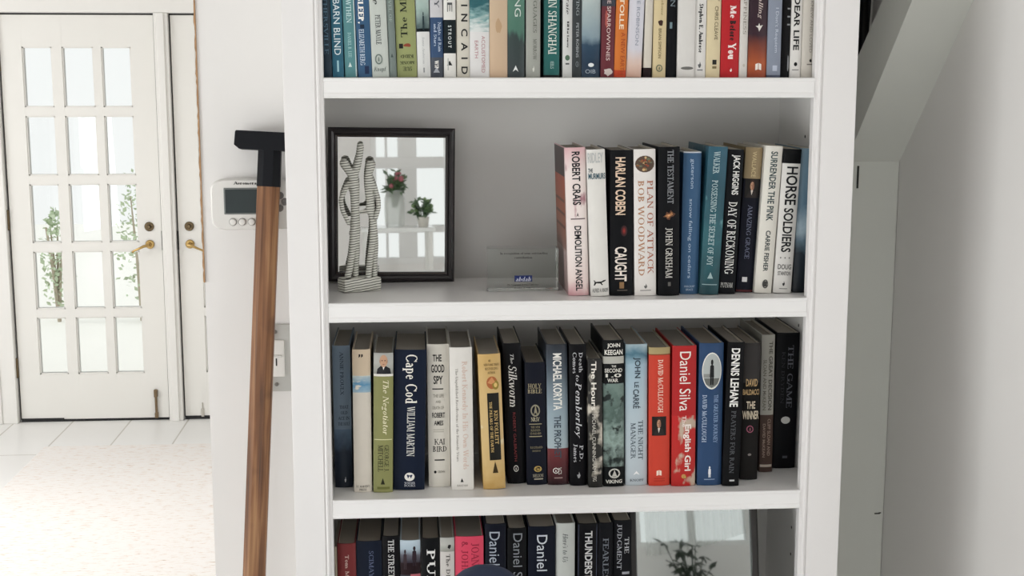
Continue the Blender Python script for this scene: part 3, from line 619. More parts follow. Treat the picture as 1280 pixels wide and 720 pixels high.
def make_book(i, row, x0, Y, w, h, lean, style, main, segs, items, label, extra):
    rr = random.Random(i * 7 + 1)
    th = math.radians(lean)
    root = empty('book', (x0, Y, ZS[row] + .0003 + (w * math.sin(th) if th > 0 else 0)), (0, th, 0))
    tag(root, label, 'book', GROUPS[row])
    if style == 'p': d, t, bul, ins = rr.uniform(.128, .14), 0.0009, .0020, .0
    else: d, t, bul, ins = rr.uniform(.156, .166), .0024, min(.0034, .11 * w), .003
    if w < .012: t *= .6
    # section of the jacket: round the spine, along both boards
    N = 10; out = []; inn = []
    yb = lambda u: bul * abs(2 * u - 1) ** 2.4
    out.append((0, d)); inn.append((t, d))
    out.append((0, bul + .010)); inn.append((t, bul + .010))
    if style != 'p': out.append((.0006, bul + .0065)); inn.append((t, bul + .0065))
    for k in range(N + 1):
        u = k / N; out.append((u * w, yb(u))); inn.append((t + u * (w - 2 * t), yb(u) + t))
    if style != 'p': out.append((w - .0006, bul + .0065)); inn.append((w - t, bul + .0065))
    out.append((w, bul + .010)); inn.append((w - t, bul + .010))
    out.append((w, d)); inn.append((w - t, d))
    zs = sorted(set([0.0, h] + [z for s in segs for z in s[:2] if .0005 < z < h - .0005]))
    mats = [jacket_mat(main, 0, h), mat('d8d2c4', .8)]; code = {}
    def seg_mi(z):
        for a, b, c in segs:
            if a <= z <= b:
                if (a, b, c) not in code: mats.append(jacket_mat(c, a, b)); code[(a, b, c)] = len(mats) - 1
                return code[(a, b, c)]
        return 0
    bm = bmesh.new(); ro = [[bm.verts.new((x, y, z)) for x, y in out] for z in zs]; ri = [[bm.verts.new((x, y, z)) for x, y in inn] for z in (zs[0], zs[-1])]
    n = len(out)
    for j in range(len(zs) - 1):
        mi = seg_mi((zs[j] + zs[j + 1]) / 2)
        for k in range(n - 1):
            f = bm.faces.new((ro[j][k], ro[j][k + 1], ro[j + 1][k + 1], ro[j + 1][k])); f.material_index = mi; f.smooth = True
        
    for k in range(n - 1):
        bm.faces.new((ri[0][k], ri[1][k], ri[1][k + 1], ri[0][k + 1])).material_index = 1
        bm.faces.new((ro[0][k], ri[0][k], ri[0][k + 1], ro[0][k + 1])).material_index = 0
        bm.faces.new((ro[-1][k], ro[-1][k + 1], ri[1][k + 1], ri[1][k])).material_index = seg_mi(h - .001)
    for k in (0, n - 1):
        bm.faces.new([ro[j][k] for j in range(len(zs))] + [ri[1][k], ri[0][k]])
    bmesh.ops.recalc_face_normals(bm, faces=bm.faces[:])
    cover = mesh_obj('cover', bm, mats, root)
    try: cover.data.set_sharp_from_angle(angle=math.radians(40))
    except Exception: pass
    pc = rr.choice(['a39c90', '99938a', 'aaa398', '948c80'])
    one_box('page_block', (t + .0002, w - t - .0002, bul + t + .001, d - ins - .001, ins + .0003, h - ins - .0006), page_mat(pc), root)
    surf = lambda x, z, o: Vector((x, yb(min(1, max(0, x / w))) - o, z))
    cuts = [w * q / 8 for q in range(1, 8)] if bul > .0005 else [w * .25, w * .5, w * .75]
    for q, (k, s, u0, u1, z0, z1, dd, col, f) in enumerate(items):       # each printed line or device is a piece of its own
        dc = Decal()
        if k == 't': dc.text(s, u0 * w, u1 * w, z0, z1, dd, col, f)
        else: dc.art(k, max(u0, .01) * w, min(u1, .99) * w, z0, z1, col)
        dc.build('spine_lettering' if k == 't' else 'spine_picture', cover, surf, cuts, .00042 if k == 't' else .00016 + .00001 * q)
    if extra == 'front':                         # front board seen beside the spine: printed landscape on the jacket
        bm = bmesh.new(); ya, yb2 = .014, d - .002
        for (a, b, z0, z1, mi) in ((ya, yb2, h * .80, h - .001, 0), (ya, yb2, h * .30, h * .80, 1), (ya, yb2, .002, h * .30, 2)):
            bm.faces.new([bm.verts.new((-.00025, y, z)) for y, z in ((b, z0), (a, z0), (a, z1), (b, z1))]).material_index = mi
        for q in range(3):
            bm.faces.new([bm.verts.new((-.0004, y, z)) for y, z in ((yb2 - .01, h * (.62 - .09 * q)), (ya + .01, h * (.62 - .09 * q)), (ya + .01, h * (.64 - .09 * q)), (yb2 - .01, h * (.64 - .09 * q)))]).material_index = 3
        mesh_obj('front_picture', bm, [mat('3a2a2a', .45), picmat('print_rust', [(0, '8a6a60'), (.5, '97583f'), (1, '9c4630')], h * .3, h * .8, 30, .15), mat('a8908c', .45, .2, 30), mat('5f3a30', .45)], cover)
    return root

BOOKS = [
 ('A', -0.1443, 2.1207, 0.0143, 0.205, -0.6, 'p', '1d3547', [], [('t', 'LUTHERSVILLE', 0.25, 0.7, 0.0359, 0.1436, 'd', '4f6d80', 'S')], 'dark navy paperback with dim blue lettering at the left end of the top row', None),
 ('A', -0.1289, 2.1197, 0.0173, 0.208, -0.8, 'p', '1f6a88', [], [('t', 'LEY BARN BLIND', 0.22, 0.8, 0.0347, 0.1485, 'd', 'dce8ea', 's'), ('rect', '', 0.42, 0.58, 0.0087, 0.026, '', '9cc4cc', '')], 'petrol blue paperback with large white capitals, second from the top row’s left end', None),
 ('A', -0.1097, 2.1218, 0.0186, 0.2, -1.2, 'p', '4c959b', [], [('t', 'OWTHEN', 0.3, 0.72, 0.084, 0.1268, 'd', 'c9e2e2', 'S'), ('t', 'DANIEL B. LEE', 0.35, 0.62, 0.031, 0.0692, 'd', 'a7cdce', 'S'), ('tri', '', 0.3, 0.6, 0.0161, 0.0236, '', 'd8e8e6', ''), ('rect', '', 0.9, 1, 0.0012, 0.198, '', 'cfdedd', '')], 'light turquoise paperback with pale lettering between petrol blue and mid blue paperbacks', None),
 ('A', -0.0893, 2.1201, 0.0217, 0.204, -1.6, 'p', '2b5f8f', [], [('t', 'ORY SLEEP,', 0.15, 0.6, 0.0828, 0.156, 'd', 'f0eee8', 'B'), ('rect', '', 0.3, 0.6, 0.0754, 0.0815, '', '16263c', ''), ('t', 'ELIZABETH BERG', 0.2, 0.55, 0.0186, 0.0742, 'd', 'c8d6e2', 'S'), ('rect', '', 0.5, 0.8, 0.005, 0.0174, '', '1c2c4c', '')], 'mid blue paperback with white lettering and a dark square near the foot of its spine', None),
 ('A', -0.0669, 2.1195, 0.026, 0.21, -1.7, 'p', 'c3cbc2', [], [('t', 'ance', 0.22, 0.45, 0.1122, 0.15, 'd', '141519', 'I'), ('t', 'PETER MAYLE', 0.32, 0.62, 0.0508, 0.0963, 'd', '30363a', 'S'), ('ring', '', 0.2, 0.65, 0.0199, 0.036, '', '6d7a74', ''), ('t', 'Knopf', 0.1, 0.85, 0.0075, 0.0161, 'h', '55605c', 'I')], 'pale grey green paperback with thin black capitals and a publisher’s oval near the foot', None),
 ('A', -0.0405, 2.1218, 0.0117, 0.2, -1.7, 'p', '75867f', [], [('t', 'A NOVEL OF', 0.3, 0.7, 0.0854, 0.1442, 'd', '98a69e', 'S'), ('tri', '', 0.3, 0.65, 0.0311, 0.0373, '', '44524d', '')], 'thin grey green paperback squeezed between the pale grey green and olive paperbacks', None),
 ('A', -0.028, 2.1254, 0.0313, 0.211, -1.4, 'p', '97a157', [], [('t', 'The MERMAID', 0.25, 0.58, 0.0622, 0.1932, 'u', '1d2318', 'S'), ('rect', '', 0.14, 0.34, 0.0448, 0.0522, '', '1b1a18', ''), ('blob', '', 0.3, 0.8, 0.046, 0.0535, '', '8b4430', ''), ('t', 'KIDD', 0.2, 0.85, 0.0299, 0.0349, 'hu', '20281a', 'S'), ('t', 'MONK', 0.15, 0.88, 0.02, 0.0249, 'hu', '20281a', 'S'), ('t', 'SUE', 0.3, 0.75, 0.01, 0.0162, 'hu', '20281a', 'S')], 'olive green paperback with black title and a small red mermaid tail on its spine', None),
 ('A', 0.0043, 2.1246, 0.0202, 0.203, -1.1, 'p', 'dedfdc', [(0.0758, 0.203, 'M_harbour'), (0.0708, 0.0758, '16262c')], [('man', '', 0.42, 0.68, 0.0733, 0.1017, '', '22343a', ''), ('t', 'Jenny Anderson', 0.38, 0.6, 0.0212, 0.0634, 'd', 'a8acae', 'I'), ('rect', '', 0.45, 0.55, 0.0075, 0.015, '', '8b8f92', '')], 'paperback with a pale green photograph of a standing figure above a plain white spine', None),
 ('A', 0.025, 2.1244, 0.02, 0.207, -0.4, 'p', 'c9c8cc', [(0.0312, 0.0931, '2c5080'), (0.0, 0.0312, '4a505e')], [('t', 'CHY', 0.35, 0.72, 0.1079, 0.1447, 'd', '4a4d58', 'S'), ('t', 'Nights of Rain', 0.55, 0.85, 0.0399, 0.0857, 'd', 'c2d0e2', 'S'), ('t', 'and Stars', 0.28, 0.5, 0.0486, 0.0832, 'd', 'c2d0e2', 'S'), ('t', 'WSP', 0.32, 0.62, 0.0137, 0.0262, 'd', 'f0eee8', 'B'), ('tri', '', 0.2, 0.7, 0.0075, 0.0162, '', 'b0b4bc', '')], 'paperback with pale grey top, blue title band and slate grey foot', None),
 ('A', 0.0456, 2.1206, 0.0187, 0.205, 0.0, 'p', 'e4e3dc', [(0.0374, 0.0893, '1f3036')], [('t', 'ELLE', 0.3, 0.72, 0.1016, 0.1689, 'd', '4b4e50', 's'), ('t', 'S T R O U T', 0.36, 0.64, 0.046, 0.0807, 'd', 'cfd6d6', 'b'), ('tri', '', 0.25, 0.7, 0.0187, 0.0262, '', '16181a', ''), ('rect', '', 0.3, 0.4, 0.0112, 0.0299, '', 'b2b4b0', '')], 'white paperback with a dark author box in the middle of its spine', None),
 ('A', 0.0648, 2.1228, 0.0214, 0.21, 0.0, 'p', 'd3cdbb', [], [('t', 'H  K  I  N  C  A  I  D', 0.38, 0.86, 0.005, 0.157, 'd', '1d1e1f', 'b'), ('rect', '', 0.0, 0.06, 0.0013, 0.208, '', '6c6a60', '')], 'cream paperback with one wide spaced row of narrow black capitals', None),
 ('A', 0.0866, 2.1209, 0.0307, 0.208, 0.0, 'p', 'dfdddc', [(0.0709, 0.208, 'M_ocean')], [('t', 'ACCUSTOMED', 0.6, 0.78, 0.0075, 0.0647, 'd', 'b58489', 's'), ('t', 'EARTH', 0.25, 0.42, 0.03, 0.0573, 'd', 'b58489', 's')], 'wide paperback with a dark green ocean wave above a white lower half', None),
 ('A', 0.1178, 2.1202, 0.0281, 0.212, 0.0, 'p', 'cdae8c', [(0.0, 0.212, 'M_parchment')], [('blob', '', 0.3, 0.7, 0.0648, 0.0932, '', 'b79a7a', '')], 'plain tan paperback, the only one on the top row without lettering', None),
 ('A', 0.1462, 2.1197, 0.0267, 0.209, 0.0, 'p', '2f3c3d', [(0.0, 0.209, 'M_forest')], [('t', 'DEKING', 0.42, 0.78, 0.0945, 0.1695, 'd', 'cfd8d2', 's'), ('chev', '', 0.3, 0.65, 0.0088, 0.0188, '', 'dfe3e0', '')], 'paperback fading from jagged green to charcoal with a white arrowhead near the foot', None),
 ('A', 0.1753, 2.1205, 0.0227, 0.21, 0.0, 'p', 'a3a59b', [], [('t', 'LANGUAGES', 0.5, 0.75, 0.0699, 0.1452, 'd', '63665f', 'S'), ('t', 'MORROW', 0.5, 0.75, 0.0275, 0.0599, 'd', '63665f', 'S'), ('flame', '', 0.45, 0.6, 0.0088, 0.0188, '', 'd2d4cc', '')], 'warm grey paperback with faint dark grey capitals beside the dark green one', None),
 ('A', 0.2043, 2.1255, 0.0248, 0.204, 0.0, 'p', '176c68', [(0.0, 0.0038, '2a2f30')], [('t', 'DEATH IN SHANGHAI', 0.28, 0.8, 0.0364, 0.1702, 'd', 'd7ddd4', 'S'), ('t', 'IEELS', 0.42, 0.64, 0.0138, 0.0251, 'd', 'a9c3bd', 's')], 'teal paperback with tall white capitals near the middle of the top row', None),
 ('A', 0.2343, 2.1248, 0.015, 0.2, 0.0, 'p', 'd3d5d2', [], [('t', 'steraie', 0.35, 0.68, 0.0987, 0.1408, 'd', '2a2b2c', 'I'), ('t', 'Bill Bar Lowery', 0.38, 0.66, 0.0464, 0.0876, 'd', '1a1b1d', 'B'), ('ell', '', 0.25, 0.75, 0.0264, 0.0352, '', '4f6a56', ''), ('rect', '', 0.3, 0.7, 0.0201, 0.0226, '', '55585a', '')], 'slim white paperback with a small green oval between teal and charcoal paperbacks', None),
 ('A', 0.2497, 2.1246, 0.0145, 0.2, 0.0, 'p', '363d40', [], [('t', 'HAVING', 0.4, 0.72, 0.0963, 0.1458, 'd', '9aa2a4', 'S'), ('t', 'PETER ROBINS', 0.4, 0.68, 0.0314, 0.0851, 'd', 'a8aeb0', 's'), ('ring', '', 0.35, 0.7, 0.0164, 0.0251, '', '7a8284', '')], 'slim charcoal paperback with small grey spaced capitals', None),
 ('A', 0.2647, 2.1246, 0.0296, 0.212, 0.0, 'p', '24384a', [(0.0, 0.212, 'M_stormsky')], [('ell', '', 0.35, 0.66, 0.0164, 0.0227, '', 'e2e6e6', ''), ('t', 'OIB', 0.2, 0.75, 0.0063, 0.0126, 'h', 'a6b2bc', 's')], 'paperback with pale sky turning to deep blue and a white speck near the foot', None),
 ('A', 0.2947, 2.1204, 0.021, 0.206, 0.8, 'p', '6d2d35', [(0.1111, 0.206, '3a3f4c')], [('t', 'THE SPARROWVINES', 0.38, 0.66, 0.0264, 0.1359, 'd', 'd9c4c0', 's'), ('blob', '', 0.15, 0.95, 0.001, 0.0164, '', 'cfc3be', ''), ('blob', '', 0.2, 0.5, 0.0714, 0.1111, '', 'a3514a', '')], 'maroon paperback with white lettering and a pale patch at its foot', None),
 ('A', 0.3161, 2.1212, 0.019, 0.204, 1.3, 'p', 'd9752c', [(0.0, 0.0113, 'c9421f')], [('t', 'RT TOLLE', 0.3, 0.68, 0.0752, 0.1484, 'd', 'f0dcc0', 'b'), ('t', 'A NEW EARTH', 0.5, 0.85, 0.0038, 0.0702, 'd', 'a4431c', 's')], 'bright orange paperback with cream and rust lettering', None),
 ('A', 0.3361, 2.1234, 0.0242, 0.21, 1.9, 'p', 'd3d3da', [(0.0, 0.21, 'M_peach')], [('t', 'LYNNE ROBINSON', 0.5, 0.72, 0.0503, 0.1511, 'd', '8d94a2', 's')], 'pale lilac paperback blushing peach at the foot beside the orange one', None),
 ('A', 0.3642, 2.1241, 0.0123, 0.198, 0.9, 'p', 'd8cfbd', [(0.0, 0.0152, '3b2429')], [], 'blank cream paperback with a dark maroon foot', None),
 ('A', 0.379, 2.125, 0.0209, 0.2, 0.3, 'p', 'dfc68b', [], [('t', 'Tenderhouse', 0.55, 0.75, 0.098, 0.1403, 'd', '8b7a4e', 'I'), ('blob', '', 0.3, 0.8, 0.0805, 0.0918, '', '3a221c', ''), ('t', 'BRIAN SIMPSON', 0.4, 0.62, 0.0303, 0.0768, 'd', '5a4d30', 's'), ('ring', '', 0.25, 0.75, 0.0089, 0.0202, '', '5d6a58', '')], 'straw yellow paperback with a small dark picture and a round emblem near the foot', None),
 ('A', 0.4014, 2.1252, 0.0161, 0.208, 0.0, 'p', '15191f', [], [('t', 'LN', 0.3, 0.75, 0.1105, 0.1317, 'd', '7a868c', 'S'), ('rect', '', 0.25, 0.5, 0.0768, 0.0868, '', '6d8288', '')], 'black paperback between straw yellow and plain white ones', None),
 ('A', 0.4179, 2.1196, 0.0276, 0.215, 0.0, 'p', 'dcdad4', [], [('ell', '', 0.2, 0.95, 0.012, 0.017, '', '6c6c68', '')], 'wide plain white paperback with one flat grey oval near the foot', None),
 ('A', 0.4463, 2.1232, 0.0179, 0.203, 0.0, 'p', 'e2dfd9', [], [('t', 'Stephen E. Ambrose', 0.25, 0.7, 0.0392, 0.1156, 'd', '1f2023', 'B'), ('flame', '', 0.3, 0.6, 0.0152, 0.0253, '', '5a5c5e', ''), ('rect', '', 0.25, 0.75, 0.0108, 0.0127, '', '77797a', '')], 'white paperback with black bold author name reading down and a tiny torch', None),
 ('A', 0.4651, 2.1237, 0.0227, 0.204, 0.0, 'p', 'e0cc98', [], [('t', 'CHRIS CLEAVE', 0.55, 0.8, 0.0594, 0.112, 'd', '4b4230', 's'), ('t', 'Y', 0.5, 0.85, 0.1194, 0.1319, 'd', '4b4230', 'S'), ('rect', '', 0.45, 0.75, 0.0203, 0.0279, '', '22201c', ''), ('rect', '', 0.45, 0.75, 0.0139, 0.0177, '', '7a6c4c', '')], 'cream yellow paperback with small spaced black capitals left of the red one', None),
 ('A', 0.4888, 2.1225, 0.0295, 0.206, 0.0, 'p', 'bf1f26', [], [('t', 'Me', 0.45, 0.78, 0.0933, 0.1132, 'd', 'f4e4e0', 'B'), ('t', 'Before', 0.45, 0.78, 0.0581, 0.0895, 'd', '1d0f12', 'B'), ('t', 'You', 0.38, 0.82, 0.0291, 0.0543, 'd', 'f4e4e0', 'B'), ('flame', '', 0.5, 0.62, 0.0089, 0.0152, '', 'f0e0dc', '')], 'bright scarlet paperback with white and black lettering on the top row', None),
 ('A', 0.5187, 2.1202, 0.0127, 0.2, 0.0, 'p', 'd6d0c8', [], [('t', 'APPINESS', 0.35, 0.75, 0.0682, 0.1294, 'd', '908a82', 'S'), ('ell', '', 0.4, 0.7, 0.0165, 0.0215, '', 'b8b2a8', '')], 'slim off white paperback right of the scarlet one', None),
 ('A', 0.5329, 2.1223, 0.0303, 0.213, 0.0, 'p', '2a1c20', [(0.0, 0.213, 'M_ember')], [('t', 'Calling', 0.45, 0.72, 0.0921, 0.1346, 'd', 'cdbfb8', 'I'), ('dove', '', 0.35, 0.75, 0.0708, 0.0859, '', 'd8d4ce', ''), ('book', '', 0.4, 0.72, 0.0114, 0.0228, '', 'e8e0d8', '')], 'dark paperback glowing orange towards the foot with a white dove emblem', None),
 ('A', 0.5636, 2.1196, 0.022, 0.205, 0.0, 'p', '8692a8', [(0.0, 0.0038, '4d5670')], [('t', 'I Don’t Requiem', 0.45, 0.75, 0.0393, 0.1096, 'd', 'c2cad8', 's'), ('rect', '', 0.4, 0.75, 0.0102, 0.019, '', 'b4bccc', '')], 'slate blue paperback with pale lettering near the top row’s right end', None),
 ('A', 0.5876, 2.1255, 0.0139, 0.205, 0.0, 'p', '17181c', [], [('rect', '', 0.6, 1, 0.1075, 0.11, '', '8e9092', ''), ('rect', '', 0.6, 1, 0.0949, 0.0974, '', '8e9092', ''), ('rect', '', 0.6, 1, 0.0823, 0.0849, '', '8e9092', ''), ('blob', '', 0.7, 1, 0.0064, 0.0394, '', '8c8e90', '')], 'black paperback in the gap between slate blue and white paperbacks', None),
 ('A', 0.6025, 2.1251, 0.0181, 0.203, 0.0, 'p', 'e3e0da', [], [('t', 'DEAR LIFE', 0.25, 0.75, 0.0432, 0.1276, 'd', '17181a', 'b'), ('ell', '', 0.35, 0.65, 0.0178, 0.0242, '', '151515', ''), ('rect', '', 0.2, 0.8, 0.0115, 0.0127, '', '6a6a6a', '')], 'white paperback with bold black capitals and a black dot near the foot', None),
 ('A', 0.621, 2.1228, 0.021, 0.206, 0.0, 'p', 'cfc8ba', [], [('t', 'YOU ONCE KNEW AND LOVED', 0.55, 0.75, 0.0394, 0.1724, 'd', '85807a', 's'), ('blob', '', 0.55, 0.8, 0.0229, 0.0305, '', '181818', ''), ('rect', '', 0.4, 0.85, 0.0197, 0.0216, '', '77726a', '')], 'cream paperback with thin grey lettering at the right end of the top row', None),
 ('B', 0.249, 2.1456, 0.0336, 0.2437, -1.9216, 'j', 'dfd3cf', [(0.0, 0.2437, 'M_pinkstain')], [('t', 'ROBERT CRAIS', 0.32, 0.72, 0.1498, 0.2371, 'd', '141519', 'C'), ('t', 'DEMOLITION ANGEL', 0.36, 0.7, 0.008, 0.1156, 'd', '141519', 'C'), ('rect', '', 0.2, 0.9, 0.1262, 0.1281, '', '6a5a5c', ''), ('chev', '', 0.48, 0.6, 0.1301, 0.138, '', '4b4044', '')], 'white and pink stained hardcover with black lettering, first at the left of its row', 'front'),
 ('B', 0.2852, 2.1374, 0.03, 0.2409, -2.3387, 'j', 'e5e2da', [], [('t', 'RIDLEY', 0.05, 0.88, 0.2193, 0.2355, 'h', 'b9bcbb', 'C'), ('t', 'THE', 0.06, 0.3, 0.2038, 0.2103, 'h', '2b3a44', 'C'), ('t', 'MURMURS', 0.06, 0.98, 0.1927, 0.2025, 'h', '3d5a66', 'C'), ('dog', '', 0.15, 0.85, 0.0176, 0.027, '', '161616', ''), ('t', 'ALFRED A. KNOPF', 0.08, 0.96, 0.0063, 0.013, 'h', '7b7b78', 'b')], 'plain white hardcover with a small black running dog near the foot of its spine', None),
 ('B', 0.3175, 2.1405, 0.0377, 0.2398, -0.6729, 'j', '15161d', [], [('t', 'HARLAN COBEN', 0.22, 0.66, 0.1341, 0.2281, 'd', 'e0c6ae', 'C'), ('glow', '', 0.45, 0.75, 0.0985, 0.117, '', '8c2a22', ''), ('t', 'CAUGHT', 0.2, 0.72, 0.0241, 0.0813, 'd', 'e3d9cf', 'C'), ('rect', '', 0.4, 0.6, 0.0121, 0.0227, '', '8a6a48', ''), ('rect', '', 0.3, 0.75, 0.008, 0.01, '', '4d4640', '')], 'black hardcover with tall cream capitals and a red glow in the middle of its spine', None),
 ('B', 0.358, 2.1377, 0.0357, 0.2411, -1.2429, 'j', 'e7e2dc', [], [('eagle', '', 0.04, 0.96, 0.2034, 0.2307, '', '57453a', ''), ('t', 'PLAN OF ATTACK', 0.6, 0.88, 0.0361, 0.1904, 'd', 'a8664e', 'S'), ('t', 'BOB WOODWARD', 0.18, 0.46, 0.0334, 0.1904, 'd', 'b08466', 'S'), ('flame', '', 0.42, 0.58, 0.0121, 0.0201, '', '6a6a68', ''), ('rect', '', 0.25, 0.75, 0.008, 0.0094, '', '8a8684', '')], 'white hardcover with two lines of rust red capitals under a round eagle seal', None),
 ('B', 0.3966, 2.1348, 0.0353, 0.245, -0.9118, 'j', '15161c', [], [('t', 'THE TESTAMENT', 0.42, 0.7, 0.1524, 0.2397, 'd', '8d8f94', 'S'), ('glow', '', 0.2, 0.8, 0.1249, 0.142, '', 'a8744a', ''), ('t', 'JOHN GRISHAM', 0.32, 0.66, 0.0294, 0.113, 'd', 'c9c6c0', 'S'), ('rect', '', 0.45, 0.58, 0.0161, 0.0227, '', '5c5a56', '')], 'black hardcover with slim grey capitals and a small brown glow, right of the eagle seal', None),
 ('B', 0.4363, 2.1486, 0.0297, 0.2363, 0.2563, 'j', '2f5f90', [(0.2343, 0.2362, 'cfd8e0')], [('t', 'guterson', 0.36, 0.58, 0.176, 0.2245, 'd', 'a9bcd0', 's'), ('t', 'snow falling on cedars', 0.32, 0.56, 0.0269, 0.1588, 'd', 'a9bcd0', 's'), ('t', 'HARCOURT', 0.2, 0.8, 0.0115, 0.0148, 'h', 'b4c4d4', 's'), ('t', 'BRACE', 0.3, 0.7, 0.0061, 0.0094, 'h', 'b4c4d4', 's')], 'medium blue hardcover with thin widely spaced pale lowercase lettering', None),
 ('B', 0.4663, 2.1382, 0.0316, 0.2445, 2.4592, 'j', '2b545e', [(0.0, 0.2445, 'M_marble')], [('t', 'WALKER', 0.28, 0.6, 0.2002, 0.2367, 'd', 'b5c9cb', 'S'), ('t', 'POSSESSING THE SECRET OF JOY', 0.26, 0.58, 0.0483, 0.1897, 'd', 'b5c9cb', 'S'), ('tri', '', 0.35, 0.65, 0.0269, 0.0376, '', '9db4b6', ''), ('rect', '', 0.1, 0.9, 0.0161, 0.0175, '', '8ba4a6', '')], 'marbled dark teal hardcover leaning right, pale narrow capitals', None),
 ('B', 0.5003, 2.144, 0.0273, 0.2395, 2.1941, 'j', '14171f', [], [('t', 'JACK HIGGINS', 0.25, 0.78, 0.1654, 0.231, 'd', 'dcdcd8', 'C'), ('t', 'DAY OF RECKONING', 0.25, 0.78, 0.0337, 0.1536, 'd', 'dcdcd8', 'S'), ('t', 'PUTNAM', 0.08, 0.8, 0.0108, 0.0189, 'h', 'c2c2be', 'S')], 'black hardcover with tall white capitals between teal and gold topped spines', None),
 ('B', 0.5326, 2.1583, 0.0283, 0.2419, 2.5125, 'j', '1c2035', [(0.1905, 0.2419, '9b8256')], [('portrait', '', 0.1, 0.95, 0.1587, 0.1905, '', '6a4a3a', ''), ('t', 'WALLACE', 0.4, 0.65, 0.1931, 0.2353, 'd', 'c9b78c', 's'), ('t', 'AMAZING GRACE', 0.35, 0.62, 0.0569, 0.1467, 'd', '676c82', 'S'), ('rect', '', 0.3, 0.6, 0.0177, 0.0258, '', 'd6d6d6', ''), ('rect', '', 0.0, 1.0, 0.001, 0.0041, '', '5e2a2c', '')], 'navy hardcover with gold top and a small dark portrait on its spine', None),
 ('B', 0.5614, 2.148, 0.0288, 0.2449, 2.8914, 'j', 'e3dfd2', [], [('t', 'SURRENDER THE PINK', 0.32, 0.72, 0.1209, 0.2358, 'd', '3a4a4c', 'C'), ('t', 'CARRIE FISHER', 0.38, 0.66, 0.0365, 0.1049, 'd', '2f3a3c', 'C'), ('ring', '', 0.4, 0.75, 0.0081, 0.023, '', '4a4a48', ''), ('rect', '', 0.45, 0.7, 0.0108, 0.0203, '', '4a4a48', '')], 'cream hardcover with dark green capitals leaning right, left of the bold white label', None),
 ('B', 0.5928, 2.1455, 0.0302, 0.2397, 2.474, 'j', '121318', [(0.0, 0.2161, 'dedad4')], [('t', 'HORSE', 0.24, 0.88, 0.1475, 0.2109, 'd', '141519', 'b'), ('t', 'SOLDIERS', 0.24, 0.78, 0.0688, 0.1422, 'd', '141519', 'b'), ('dots', '', 0.2, 0.8, 0.058, 0.0607, '', '4a4a4a', ''), ('t', 'DOUG', 0.14, 0.9, 0.0399, 0.0486, 'h', '6a6a68', 'b'), ('t', 'STANTON', 0.16, 0.88, 0.0297, 0.0365, 'h', '6a6a68', 'b'), ('flame', '', 0.45, 0.6, 0.0122, 0.0203, '', '2a2a2a', ''), ('rect', '', 0.3, 0.75, 0.0068, 0.0081, '', '7a7a78', '')], 'black hardcover with white spine label in heavy black capitals, leaning right', None),
 ('B', 0.6274, 2.1517, 0.0254, 0.2406, 1.5202, 'j', '24323e', [(0.0, 0.2406, 'M_stormlight')], [('t', 'SHADOWS OVER ST', 0.66, 0.8, 0.1294, 0.209, 'd', '55707c', 's')], 'stormy blue photographic hardcover at the right end against the bookcase side', None),
 ('C', -0.1425, 2.1699, 0.0292, 0.244, -0.0469, 'j', '4a6076', [(0.1011, 0.244, '7188a0'), (0.0, 0.1011, 'M_nightwater')], [('t', 'ANNIE PROULX', 0.42, 0.62, 0.1603, 0.2338, 'd', '232f3c', 'S'), ('t', 'THAT', 0.35, 0.85, 0.1369, 0.1424, 'h', '1b2430', 'S'), ('t', 'OLD', 0.42, 0.8, 0.1273, 0.1328, 'h', '1b2430', 'S'), ('t', 'ACE IN', 0.25, 0.9, 0.1177, 0.1232, 'h', '1b2430', 'S'), ('t', 'THE HOLE', 0.25, 0.92, 0.108, 0.1135, 'h', '1b2430', 'S'), ('flame', '', 0.55, 0.65, 0.0094, 0.0192, '', 'd0d4d8', '')], 'slate blue hardcover turning black below, at the left end of the full row', None),
 ('C', -0.1094, 2.1425, 0.0296, 0.2427, 0.2325, 'j', 'ddd3c2', [(0.1987, 0.2427, 'd9bf9b'), (0.1704, 0.1987, 'M_bluesplash')], [('quote', '', 0.35, 0.6, 0.229, 0.235, '', '141414', ''), ('t', 'ST. MARTIN’S', 0.12, 0.88, 0.0082, 0.0116, 'h', '3c3832', 'S'), ('t', 'PRESS', 0.3, 0.7, 0.0026, 0.0061, 'h', '3c3832', 'S')], 'cream hardcover with a pale blue splash across its spine', None),
 ('C', -0.0774, 2.1375, 0.032, 0.2372, 1.0301, 'j', '8f9149', [(0.202, 0.2372, 'M_portraitgrey'), (0.198, 0.202, 'e8e4da')], [('bald', '', 0.15, 0.9, 0.202, 0.2352, '', 'c49c80', ''), ('t', 'The Negotiator', 0.42, 0.78, 0.099, 0.1913, 'd', 'ece6c8', 'I'), ('rect', '', 0.05, 0.95, 0.0901, 0.0915, '', 'd2d0a4', ''), ('t', 'GEORGE J.', 0.56, 0.8, 0.0359, 0.0812, 'd', '2b2c18', 'S'), ('t', 'MITCHELL', 0.24, 0.5, 0.0359, 0.0812, 'd', '2b2c18', 'S'), ('tri', '', 0.38, 0.6, 0.0138, 0.0249, '', '20200f', ''), ('rect', '', 0.2, 0.85, 0.0055, 0.0097, '', '6a6c38', '')], 'olive green hardcover topped by a small portrait of a bald man', None),
 ('C', -0.045, 2.1475, 0.0528, 0.2393, 1.4333, 'h', '1c2c4c', [], [('t', 'Cape Cod', 0.26, 0.72, 0.1488, 0.2315, 'd', 'ece9e0', 'S'), ('t', 'WILLIAM MARTIN', 0.42, 0.66, 0.0582, 0.1434, 'd', 'dcdcd6', 'S'), ('disc', '', 0.36, 0.68, 0.0153, 0.0299, '', 'e6e4de', ''), ('t', 'WARNER', 0.36, 0.7, 0.0104, 0.0139, 'h', 'c8cad0', 'S'), ('t', 'BOOKS', 0.36, 0.7, 0.0056, 0.0097, 'h', 'c8cad0', 'S')], 'thick navy hardcover with large white title, the widest in its row', None),
